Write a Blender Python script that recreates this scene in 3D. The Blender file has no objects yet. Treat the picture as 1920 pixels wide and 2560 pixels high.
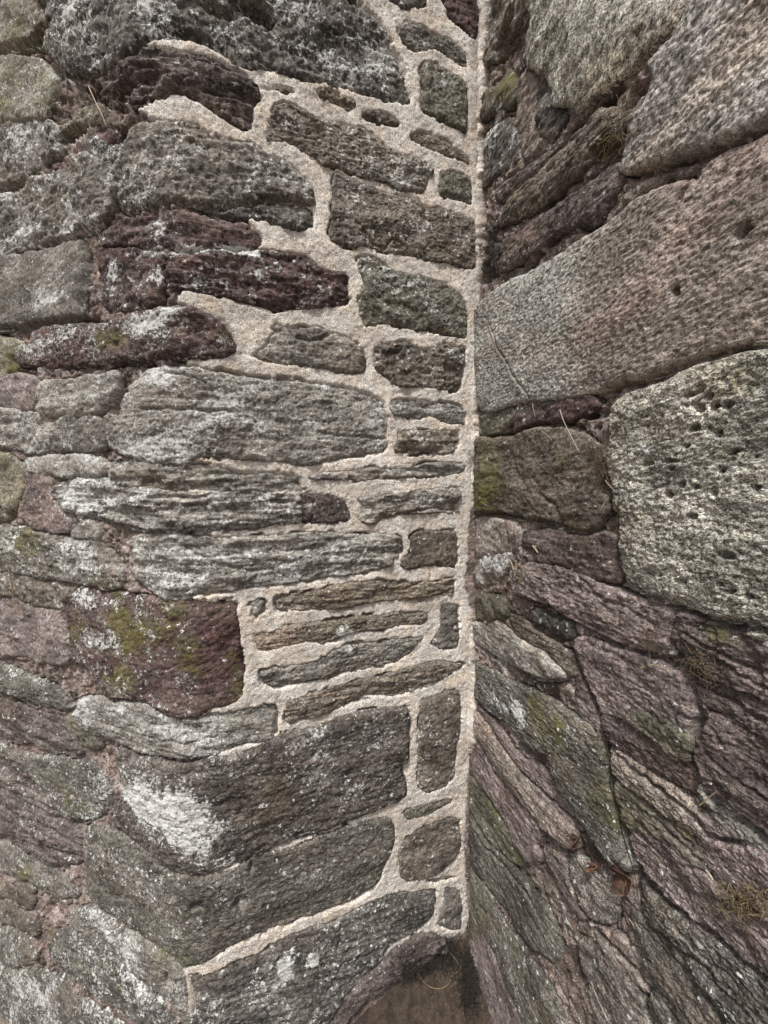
import bpy, math, random
import numpy as np
from mathutils import Vector

scn = bpy.context.scene
D = 1.25                       # distance from the camera to the inner corner, metres
CAM_Z = 2.20
LENS = 13.0
PITCH = math.radians(4.0)

# ---------------------------------------------------------------- camera
cd = bpy.data.cameras.new('camera'); cam = bpy.data.objects.new('camera', cd)
scn.collection.objects.link(cam); scn.camera = cam
cd.sensor_fit = 'VERTICAL'; cd.sensor_height = 36; cd.sensor_width = 27; cd.lens = LENS
cd.clip_start = 0.02; cd.clip_end = 500
cam.location = (0, 0, CAM_Z); cam.rotation_euler = (math.pi/2 - PITCH, 0, 0)

# ---------------------------------------------------------------- sky and sun (overcast)
SUN_EL, SUN_AZ = math.radians(62), math.radians(201)     # azimuth clockwise from +Y
w = bpy.data.worlds.new('World'); scn.world = w; w.use_nodes = True
nt = w.node_tree; nt.nodes.clear()
sky = nt.nodes.new('ShaderNodeTexSky'); sky.sky_type = 'NISHITA'; sky.sun_disc = False
sky.sun_elevation = SUN_EL; sky.sun_rotation = SUN_AZ; sky.dust_density = 3.0; sky.air_density = 1.0
hs = nt.nodes.new('ShaderNodeHueSaturation'); hs.inputs['Saturation'].default_value = 0.08
bg = nt.nodes.new('ShaderNodeBackground'); bg.inputs['Strength'].default_value = 0.05
wo = nt.nodes.new('ShaderNodeOutputWorld')
nt.links.new(sky.outputs[0], hs.inputs['Color']); nt.links.new(hs.outputs[0], bg.inputs['Color'])
nt.links.new(bg.outputs[0], wo.inputs['Surface'])
sd = bpy.data.lights.new('sun', 'SUN'); sd.energy = 1.5; sd.angle = math.radians(10); sd.color = (1, 0.96, 0.9)
sun = bpy.data.objects.new('sun', sd); scn.collection.objects.link(sun)
sdir = Vector((math.sin(SUN_AZ)*math.cos(SUN_EL), math.cos(SUN_AZ)*math.cos(SUN_EL), math.sin(SUN_EL)))
sun.rotation_euler = sdir.to_track_quat('Z', 'Y').to_euler()
scn.view_settings.view_transform = 'Standard'; scn.view_settings.look = 'None'
scn.view_settings.exposure = 1.72; scn.view_settings.gamma = 1.0
scn.view_settings.use_curve_mapping = False

# ---------------------------------------------------------------- noise
def _h(ix, iy, seed):
    n = (ix*374761393 + iy*668265263 + seed*974711) & 0xffffffff
    n = ((n ^ (n >> 13))*1274126177) & 0xffffffff
    return (n ^ (n >> 16)) & 0xffffffff
_ang = np.linspace(0, 2*np.pi, 256, endpoint=False)
_gx, _gy = np.cos(_ang), np.sin(_ang)
def perlin(x, y, seed=0):
    ix = np.floor(x).astype(np.int64); iy = np.floor(y).astype(np.int64)
    fx = x-ix; fy = y-iy
    u = fx*fx*fx*(fx*(fx*6-15)+10); v = fy*fy*fy*(fy*(fy*6-15)+10)
    def g(a, b):
        k = (_h(ix+a, iy+b, seed) & 255)
        return _gx[k]*(fx-a) + _gy[k]*(fy-b)
    return ((g(0,0)*(1-u)+g(1,0)*u)*(1-v) + (g(0,1)*(1-u)+g(1,1)*u)*v)*1.5
def fbm(x, y, o=4, seed=0, gain=0.5):
    r = 0; a = 1; t = 0
    for i in range(o):
        r = r + a*perlin(x*2**i + 17.3*i, y*2**i - 9.1*i, seed+i*31); t += a; a *= gain
    return r/t*1.3
def sstep(a, b, x):
    t = np.clip((x-a)/(b-a), 0, 1); return t*t*(3-2*t)

# ---------------------------------------------------------------- the two walls in plan
def unit(a): a = np.asarray(a, float); return a/np.linalg.norm(a)
AZC = math.radians(16.2)
XK = (1026-829.5)/798.8
K = np.array([XK*D, D])
dB = -np.array([math.cos(AZC), math.sin(AZC)])                 # corner -> outer edge
dC = np.array([math.sin(AZC), -math.cos(AZC)])                 # corner -> towards the viewer
aE = (368-829.5)/798.8
sE = (K[0]-aE*K[1])/(aE*dB[1]-dB[0])
E = K + dB*sE
dA = np.array([-math.sin(math.radians(68)), math.cos(math.radians(68))])
# left wall: straight, rounded at the outer edge, straight again
R0 = 0.10
ts = np.arange(-0.10, sE+3.0, 0.004)
def planAB():
    pts = []
    for t in ts:
        if t < sE-R0: pts.append(K+dB*t)
        elif t > sE+R0: pts.append(E+dA*(t-sE))
        else:
            q = (t-(sE-R0))/(2*R0)
            pts.append((1-q)**2*(E-dB*R0)+2*q*(1-q)*E+q*q*(E+dA*R0))
    return np.array(pts)
PAB = planAB()
PC = np.array([K+dC*t for t in np.arange(-0.10, 1.9, 0.004)])
class Wall:
    def __init__(s, P, side):
        s.P = P
        seg = np.linalg.norm(np.diff(P, axis=0), axis=1)
        s.S = np.concatenate([[0], np.cumsum(seg)]) - 0.10
        T = np.gradient(P, axis=0); T /= np.linalg.norm(T, axis=1)[:, None]
        s.N = np.stack([T[:, 1], -T[:, 0]], 1)*side
        vis = (P[:, 1] > 0.2)
        a = np.where(vis, P[:, 0]/np.where(vis, P[:, 1], 1), np.nan)
        ok = vis
        s.a = a[ok]; s.Sa = s.S[ok]
        if s.a[0] > s.a[-1]: s.a = s.a[::-1]; s.Sa = s.Sa[::-1]
    def at(s, S):
        return np.interp(S, s.S, s.P[:, 0]), np.interp(S, s.S, s.P[:, 1])
    def nrm(s, S):
        return np.interp(S, s.S, s.N[:, 0]), np.interp(S, s.S, s.N[:, 1])
    def trace(s, px, py):
        """a point of the 1659 x 2212 photograph -> distance along the wall, height"""
        F = 2212*LENS/36
        X = (np.asarray(px, float)-829.5)/F; Y = (1106-np.asarray(py, float))/F
        dy = math.cos(PITCH)+Y*math.sin(PITCH); dz = -math.sin(PITCH)+Y*math.cos(PITCH)
        S = np.interp(X/dy, s.a, s.Sa)
        x, y = s.at(S)
        return S, CAM_Z + y*dz/dy
    def pix(s, S, z):
        F = 2212*LENS/36
        x, y = s.at(S); zz = z-CAM_Z
        f = y*math.cos(PITCH)-zz*math.sin(PITCH); u = y*math.sin(PITCH)+zz*math.cos(PITCH)
        return 829.5+F*x/f, 1106-F*u/f
    def place(s, S, z, h):
        x, y = s.at(S); nx, ny = s.nrm(S)
        return np.stack([x+nx*h, y+ny*h, z], 1)
def outward(P, side):      # make the normals face the viewer
    w_ = Wall(P, side); i = 200
    if w_.N[i] @ (-P[i]) < 0: w_ = Wall(P, -side)
    return w_
WAB = outward(PAB, 1); WC = outward(PC, 1)

TX = {'a': 0.0, 'b': 518.4, 'c': 1054.1}; TY = {'0': 0.0, '1': 518.4, '2': 1036.8, '3': 1607.0}
def tp(tile, x, y): return TX[tile[0]]+x*0.3646, TY[tile[1]]+y*0.3646
def parse(s):
    out = []; tile = None; nums = []
    for tok in s.replace(',', ' ').split():
        if tok[0] in 'abc': tile = tok
        else:
            nums.append(float(tok))
            if len(nums) == 2: out.append(tp(tile, *nums)); nums = []
    return np.array(out)

_ey = [-300, 0, 200, 350, 600, 750, 900, 1080, 1108, 1270, 1330, 1400, 1480, 1590, 1640, 1680, 1850, 2000, 2300]
_ev = [.03, .03, .018, .004, .004, .008, .014, .012, -.026, -.028, -.012, .018, .034, .045, .012, -.018, -.022, -.010, -.010]
_ez = np.array([float(WC.trace(1026, y)[1]) for y in _ey])
def corner_edge(Z):               # where the pale pointing ends: + on the right wall, - on the left one
    return np.interp(Z, _ez[::-1], _ev[::-1]) + fbm(Z*9, Z*0+3.3, 4, 71, .75)*.020
# ---------------------------------------------------------------- palettes (base colours)
PAL = {
 'G':  ((.196,.183,.168), (.078,.071,.064)),
 'GG': ((.138,.130,.116), (.056,.052,.045)),
 'DG': ((.126,.119,.110), (.042,.040,.037)),
 'LG': ((.320,.305,.287), (.135,.127,.118)),
 'P':  ((.100,.062,.059), (.038,.023,.022)),
 'NG': ((.265,.248,.222), (.118,.109,.097)),
 'NB': ((.235,.200,.162), (.105,.088,.070)),
 'M':  ((.225,.180,.172), (.098,.076,.073)),
 'DM': ((.140,.113,.106), (.058,.045,.043)),
 'DB': ((.112,.094,.084), (.042,.035,.031)),
 'BR': ((.158,.134,.109), (.058,.048,.039)),
 'OL': ((.150,.140,.108), (.062,.058,.042)),
 'TN': ((.270,.224,.196), (.135,.112,.096)),
 'PG': ((.355,.340,.300), (.165,.157,.135)),
 'PM': ((.360,.338,.318), (.185,.170,.160)),
 'GM': ((.370,.365,.338), (.200,.195,.178)),
 'OC': ((.240,.218,.165), (.105,.094,.070)),
}
# palette, lichen, ochre, striation, relief, height in mm, outline
for _k in ('G', 'GG', 'DG', 'LG'): PAL[_k] = tuple(tuple(c*f for c, f in zip(t, (1.02, 1.0, .965))) for t in PAL[_k])
AB = [
('OC',.35,.5,.2,1.2,10,'a0 -60 -60 262 -60 265 30 300 120 322 200 298 285 240 286 150 280 90 325 -60 340'),
('DG',.62,.1,.5,1.6,16,'a0 310 -60 312 60 330 180 320 300 370 380 425 440 480 455 580 450 700 395 830 300 880 262 1040 240 1200 268 b0 0 380 120 400 300 450 520 478 650 515 830 568 995 605 1002 560 960 400 880 250 850 170 760 80 640 30 560 -60'),
('OC',.45,.55,.2,1.2,14,'a0 -60 365 60 350 200 362 290 400 342 470 350 560 312 620 290 690 200 712 100 725 -60 740'),
('G',.65,.2,.3,1.5,12,'a0 -60 765 100 745 250 715 350 775 378 860 350 900 260 950 190 1000 150 1050 60 1085 -60 1120'),
('DM',.16,.1,1.6,1.3,12,'a0 560 470 640 432 740 402 830 370 900 312 1000 330 1150 350 1260 370 1380 440 1490 500 1520 560 1490 640 1475 760 1430 770 1330 710 1240 640 1150 580 1050 555 950 570 880 600 810 640 790 580 700 600 600 600 550 560'),
('OC',.3,.3,.8,1.0,8,'a0 360 770 450 718 560 648 610 636 604 695 500 755 405 792'),
('P',.1,.1,1.2,1.2,0,'a0 560 800 640 770 740 790 762 848 700 862 600 842'),
('DG',.5,.1,.6,1.2,6,'a0 500 900 560 820 600 850 690 870 700 900 640 950 560 920'),
('G',.45,.25,.8,1.3,14,'a0 690 900 760 850 800 780 900 750 1000 745 1150 760 1250 830 1400 880 1500 890 1600 955 b0 250 970 330 1030 400 1110 430 1200 425 1218 300 1210 150 1205 0 1200 a0 1280 1222 1150 1222 1050 1190 900 1208 750 1232 694 1200 690 1100 682 1000'),
('DG',.4,.1,1.0,1.3,6,'a0 1180 1238 1300 1240 1450 1222 b0 240 1222 430 1236 446 1360 340 1390 240 1360 150 1335 60 1320 a0 1380 1310 1270 1290'),
('G',.62,.15,.3,1.5,14,'a0 -60 1180 120 1142 200 1072 300 1050 430 992 520 920 610 960 676 1010 680 1120 650 1240 590 1345 480 1368 400 1408 260 1445 120 1475 -60 1505'),
('G',.3,.35,.2,.8,14,'a1 -60 105 30 98 120 82 250 60 400 18 488 12 494 130 500 300 482 436 400 466 250 488 100 512 -60 516'),
('P',.22,.25,1.2,1.0,6,'a0 595 1400 700 1332 850 1285 960 1262 1100 1262 1300 1312 1450 1352 1530 1390 1546 1430 1500 1478 1350 1480 1100 1470 970 1468 820 1450 700 1430 610 1458'),
('P',.35,.12,.8,1.5,2,'a1 600 72 700 60 820 50 958 52 968 130 958 230 950 300 960 370 880 398 700 400 610 380 590 200'),
('P',.28,0,1.5,1.0,10,'a1 980 55 1100 74 1300 72 1500 62 b1 130 52 240 62 400 92 460 150 560 190 620 195 636 220 656 340 620 400 560 412 440 420 340 432 230 436 90 412 0 392 a1 1300 352 1180 336 1060 312 980 290 972 200'),
('P',.42,.5,.8,1.3,12,'a1 80 690 100 645 190 605 180 545 300 505 450 494 590 505 750 472 870 435 1000 422 1130 422 1260 480 1330 540 1382 620 1370 660 1300 690 1100 696 920 690 880 728 700 720 600 738 400 740 200 735 100 730'),
('OC',.35,.6,.3,1.2,4,'a1 -60 582 60 592 120 622 66 700 78 748 60 790 -60 795'),
('M',.3,.2,.4,1.2,2,'a1 -60 805 100 796 220 835 230 960 180 1000 60 1000 -60 985'),
('LG',.45,.3,.6,1.3,12,'a1 250 852 400 842 560 812 690 790 692 880 660 960 610 1010 500 1040 400 1022 280 1040 240 980'),
('LG',.5,.1,1.2,1.1,8,'a1 -60 1022 100 1016 240 1042 310 1080 320 1140 300 1220 240 1258 150 1250 60 1232 -60 1222'),
('G',.42,.1,.5,1.1,8,'a1 330 1062 420 1042 560 1042 620 1072 640 1140 610 1230 520 1258 400 1250 312 1248 325 1150'),
('NG',.6,.12,.7,1.1,10,'a1 660 1090 740 1040 750 950 800 860 870 800 960 762 1100 765 1300 792 1500 832 b1 237 838 330 845 560 872 740 912 840 970 866 1060 850 1150 856 1240 700 1270 500 1310 350 1325 200 1300 0 1290 a1 1250 1268 1130 1285 1108 1318 900 1300 740 1260 660 1200'),
('LG',.5,.1,.7,1.1,10,'a1 140 1312 200 1290 400 1282 540 1290 630 1330 640 1370 560 1390 400 1396 250 1380 150 1370'),
('NG',.4,.08,1.7,1.2,6,'a1 650 1342 750 1318 900 1330 1110 1332 1250 1352 1500 1386 b1 237 1392 340 1422 360 1450 350 1490 200 1496 60 1488 a1 1300 1494 1120 1468 880 1464 760 1446 690 1418'),
('NG',.55,.12,1.8,1.4,12,'a1 310 1460 400 1430 550 1406 650 1426 760 1468 900 1492 1040 1505 1200 1510 b1 0 1500 190 1512 350 1500 b2 350 100 356 200 345 244 200 255 80 270 0 288 a2 1300 285 1100 294 1000 304 860 296 700 256 540 216 430 190 330 130 310 60'),
('OC',.15,.7,.3,1.0,4,'a2 -60 -150 80 -130 130 -50 118 100 60 225 -60 240'),
('M',.15,.4,.3,1.1,2,'a2 150 -40 300 -20 308 60 328 140 436 212 430 290 320 305 200 278 112 200 140 60'),
('LG',.6,0,.2,1.4,10,'a2 440 292 480 252 540 252 575 300 570 350 500 346 440 322'),
('G',.5,.5,.6,1.2,8,'a2 -60 262 100 285 250 325 340 342 480 362 600 390 680 460 714 520 708 620 640 636 540 626 400 592 280 586 180 566 60 536 -60 516'),
('NG',.45,.1,1.3,1.0,8,'a2 750 362 850 332 1000 322 1200 352 1400 350 b2 237 335 450 322 650 332 850 332 945 356 950 420 900 458 880 500 750 545 500 570 250 610 0 640 a2 1200 660 1110 695 980 695 900 650 820 600 790 540 780 450'),
('P',.34,.62,.3,.8,8,'a2 410 700 470 650 560 658 720 684 850 704 970 708 1110 716 1240 735 1380 735 1400 850 1420 1000 1430 1200 1420 1270 1350 1320 1240 1340 1170 1380 1020 1385 960 1370 870 1310 760 1295 660 1290 600 1200 520 1110 450 1080 420 950 402 800'),
('M',.3,.4,.3,1.2,4,'a2 -60 708 60 705 180 762 330 800 390 900 430 1050 380 1085 250 1078 100 1038 -60 1030'),
('BR',.4,.2,.3,1.3,0,'a2 -60 562 80 556 200 592 380 622 398 690 330 765 200 742 60 688 -60 680'),
('GG',.5,.15,.5,1.3,8,'a2 -60 1110 60 1122 180 1180 300 1230 400 1300 436 1340 380 1358 250 1330 120 1290 -60 1220'),
('DM',.2,.12,1.2,1.1,8,'a2 -60 1300 60 1332 200 1382 320 1432 400 1480 455 1560 470 1640 380 1628 240 1578 100 1528 -60 1470'),
('NG',.6,.2,1.1,1.0,8,'a2 460 1320 560 1302 700 1304 860 1332 960 1392 1110 1412 1250 1402 1450 1362 b2 190 1348 206 1450 180 1520 60 1550 0 1560 a2 1300 1600 1150 1640 1000 1640 880 1620 760 1580 650 1520 560 1500 480 1430'),
('OL',.2,.4,.4,1.1,3,'a2 400 1420 440 1372 470 1440 550 1520 595 1590 500 1600 420 1520'),
('DB',.36,.25,.7,.9,10,'b2 250 1512 400 1482 540 1442 700 1382 850 1362 970 1352 992 1420 982 1500 b3 985 60 940 110 950 190 975 240 968 300 850 350 640 440 500 500 200 600 0 690 a3 1300 738 1180 782 1060 762 940 700 860 620 760 540 680 480 692 380 735 300 718 180 692 60 720 30 800 92 900 102 1000 130 1140 132 1240 92 1380 70 1500 30'),
('GG',.5,.45,.5,1.1,6,'a3 -60 -30 60 32 200 82 330 82 470 102 580 170 640 262 640 380 580 430 480 448 380 420 330 330 220 215 100 125 -60 55'),
('DM',.2,.05,1.4,1.1,8,'a3 -60 70 60 102 200 212 320 332 385 440 480 500 500 560 495 650 460 705 400 716 280 690 150 610 60 550 -60 490'),
('G',.35,.5,.5,1.1,4,'a3 -60 585 60 595 150 640 280 722 350 795 450 880 440 912 340 918 230 860 130 800 -60 715'),
('BR',.2,.1,.4,1.1,2,'a3 -60 820 40 845 120 832 188 860 188 950 150 990 60 920 -60 880'),
('GG',.26,.25,.25,.9,8,'a3 520 505 620 512 760 562 860 642 940 722 1060 782 1180 800 1290 772 1400 742 1480 692 1500 652 1560 625 b3 100 644 240 642 400 592 520 532 720 467 880 447 910 560 850 720 820 810 640 930 400 1020 200 1090 0 1170 a3 1300 1230 1180 1290 1090 1300 1040 1250 960 1200 850 1120 740 1050 660 1000 560 940 512 870 502 700'),
('G',.45,.5,.6,1.1,4,'a3 440 992 600 1005 720 1092 850 1162 960 1252 1050 1330 1095 1400 1115 1560 1130 1720 1000 1540 880 1440 760 1300 600 1170 450 1070'),
('DG',.5,.5,.6,1.2,6,'a3 330 1130 450 1102 600 1192 740 1292 850 1430 960 1560 1060 1720 900 1740 760 1620 640 1540 500 1440 400 1340 300 1240'),
('GG',.55,.25,.4,1.0,6,'a3 -60 1335 100 1350 220 1342 370 1382 470 1500 600 1600 700 1740 -60 1740'),
('GG',.5,.3,.4,1.1,4,'a3 -60 1105 50 1102 170 1160 220 1250 200 1290 100 1310 -60 1290'),
('BR',.3,.2,.4,1.1,2,'a3 -60 950 30 955 130 1012 230 1062 220 1130 100 1088 -60 1050'),
('DG',.42,.12,1.0,.8,8,'a3 1125 1365 1280 1335 1380 1272 b3 120 1225 220 1155 440 1065 540 1035 640 985 760 925 930 872 1070 866 1160 862 1155 960 1120 1040 1050 1105 900 1192 780 1330 600 1550 520 1740 a3 1170 1740 1140 1500'),
('DM',.02,.05,.3,1.1,20,'b3 1060 1112 1160 1110 1235 1170 1225 1222 1110 1232 1000 1300 880 1400 740 1500 640 1600 580 1740 480 1740 560 1580 670 1430 800 1300 900 1205'),
# --- the straight part with the pale pointing
('DG',.3,0,.5,1.3,4,'b0 830 -60 1120 -60 1100 45 1020 60 980 84 880 20'),
('P',.06,0,.8,.8,5,'b0 1170 -60 1392 -60 1420 60 1420 170 1390 244 1340 200 1260 140 1210 60'),
('G',.35,0,.7,1.2,4,'b0 960 132 1000 126 1130 190 1250 232 1340 320 1356 410 1290 390 1230 340 1150 300 1030 308 960 250 930 190'),
('OL',.35,.1,.2,1.0,6,'b0 1056 420 1100 372 1200 400 1300 460 1350 530 1352 680 1340 780 1250 768 1150 712 1062 668 1056 560'),
('DG',.1,0,.6,1.2,0,'b0 110 512 220 508 335 545 250 556 150 552'),
('NB',.2,0,.8,1.1,4,'b0 450 540 520 526 600 555 680 590 692 640 640 660 560 620 480 570'),
('BR',.12,0,.6,1.3,4,'b0 710 640 820 640 930 690 956 740 930 765 840 745 740 700'),
('NB',.2,0,.8,1.1,4,'b0 1005 800 1080 780 1200 830 1290 880 1360 930 1362 980 1300 960 1200 915 1100 870 1020 830'),
('NB',.42,.08,.9,1.2,8,'b0 200 640 260 620 380 640 480 700 620 710 740 760 850 830 880 870 1000 920 1090 950 1150 1020 1130 1060 1090 1140 1060 1158 950 1126 830 1086 700 1055 600 1005 500 998 420 940 290 870 160 850 150 780'),
('OL',.35,.1,.2,1.0,4,'b0 1180 1020 1230 1010 1360 1040 1380 1110 1372 1215 1280 1200 1190 1180 1165 1150'),
('BR',.38,.2,.2,.9,8,'b0 558 1022 640 1050 800 1108 980 1160 1050 1178 1110 1218 1250 1250 1380 1300 1400 1400 1396 1590 1340 1612 1230 1570 1100 1560 1000 1530 850 1500 740 1470 650 1480 520 1440 530 1300 545 1100'),
('OL',.42,.2,.2,1.0,6,'b1 690 112 760 92 850 140 960 190 1070 212 1200 250 1280 300 1330 390 1346 480 1340 580 1250 570 1100 552 960 530 850 510 750 530 710 480 690 400 700 330 720 260 700 180'),
('NG',.2,0,.8,.9,6,'b1 60 680 110 640 160 590 200 500 290 510 440 510 540 540 640 570 720 650 750 730 730 800 620 805 480 770 330 755 180 740 90 715'),
('BR',.4,.1,.7,1.8,6,'b1 790 620 870 600 1000 600 1090 635 1200 612 1330 640 1330 760 1302 890 1230 900 1080 880 930 880 860 830 790 770 780 700'),
('NG',.4,.05,1.2,1.2,4,'b1 890 940 1000 932 1150 950 1290 970 1332 1030 1330 1090 1240 1100 1130 1062 1030 1070 900 1042'),
('NB',.35,.1,1.3,1.2,4,'b1 930 1130 1050 1122 1200 1120 1300 1122 1312 1200 1270 1260 1200 1285 1080 1270 1000 1280 900 1250 920 1200'),
('NG',.3,0,1.4,1.0,4,'b1 395 1410 470 1372 620 1360 800 1342 1000 1340 1100 1312 1290 1312 1336 1345 1290 1390 1150 1400 980 1420 800 1430 700 1440 640 1426 520 1430'),
('P',.25,0,.4,.9,6,'b1 358 1500 430 1500 540 1506 620 1540 652 1600 b2 662 210 630 250 500 265 352 258'),
('NG',.35,.08,1.4,1.2,5,'b2 690 110 760 86 900 80 1100 52 1280 42 1310 80 1270 150 1310 190 1200 200 1020 210 850 240 800 275 700 240 710 180'),
('BR',.12,.1,.3,.8,5,'b2 1000 330 1060 290 1180 290 1280 300 1296 380 1285 520 1200 520 1100 515 1020 540 950 520 940 470 1000 430'),
('NB',.15,0,1.3,.9,4,'b2 200 700 250 680 450 650 620 602 850 582 1060 600 1160 592 1270 582 1266 680 1160 690 1060 720 900 720 740 740 600 770 450 780 280 790 210 770'),
('NG',.15,0,.3,.8,2,'b2 50 730 100 706 150 720 146 790 100 835 60 810'),
('NB',.12,.1,1.1,.9,5,'b2 80 910 240 880 250 850 400 840 600 812 850 790 960 772 1110 780 1116 850 1080 870 920 880 830 910 660 920 570 960 500 980 400 970 230 1010 90 1025'),
('NG',.3,.05,1.1,.9,4,'b2 110 1130 200 1100 380 1080 500 1040 540 1000 700 962 860 950 1000 926 1100 930 1050 980 990 1050 940 1080 850 1110 700 1140 560 1180 420 1200 230 1245 130 1210'),
('G',.25,.05,.6,1.1,3,'b2 1140 940 1180 870 1185 740 1290 730 1300 830 1305 940 1270 1000 1180 1010 1135 990'),
('NB',.3,.05,1.2,.9,4,'b2 270 1310 350 1280 450 1250 700 1180 850 1150 980 1110 1150 1062 1330 1080 1310 1110 1220 1170 1080 1230 920 1290 740 1300 600 1360 420 1420 270 1430'),
('BR',.35,.1,.2,.8,5,'b2 1060 1310 1130 1270 1290 1232 1310 1320 1300 1500 b3 1280 40 1270 180 1220 240 1110 285 1060 260 1042 150 b2 1050 1450'),
('OL',.12,.1,.4,.9,3,'b3 960 410 1000 370 1100 340 1200 312 1250 306 1250 340 1150 400 1040 440 990 450'),
('BR',.25,.1,.2,.8,5,'b3 940 620 970 560 1040 500 1150 450 1240 412 1300 440 1300 620 1220 720 1110 790 1000 815 940 790 935 700 930 650'),
('G',.2,.1,.3,.8,3,'b3 1210 840 1290 850 1320 960 1310 1080 1250 1110 1180 1080 1165 1050 1200 930'),
('G',.1,0,.6,.8,1,'b3 1090 815 1200 780 1280 768 1272 795 1150 826'),
]
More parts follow.
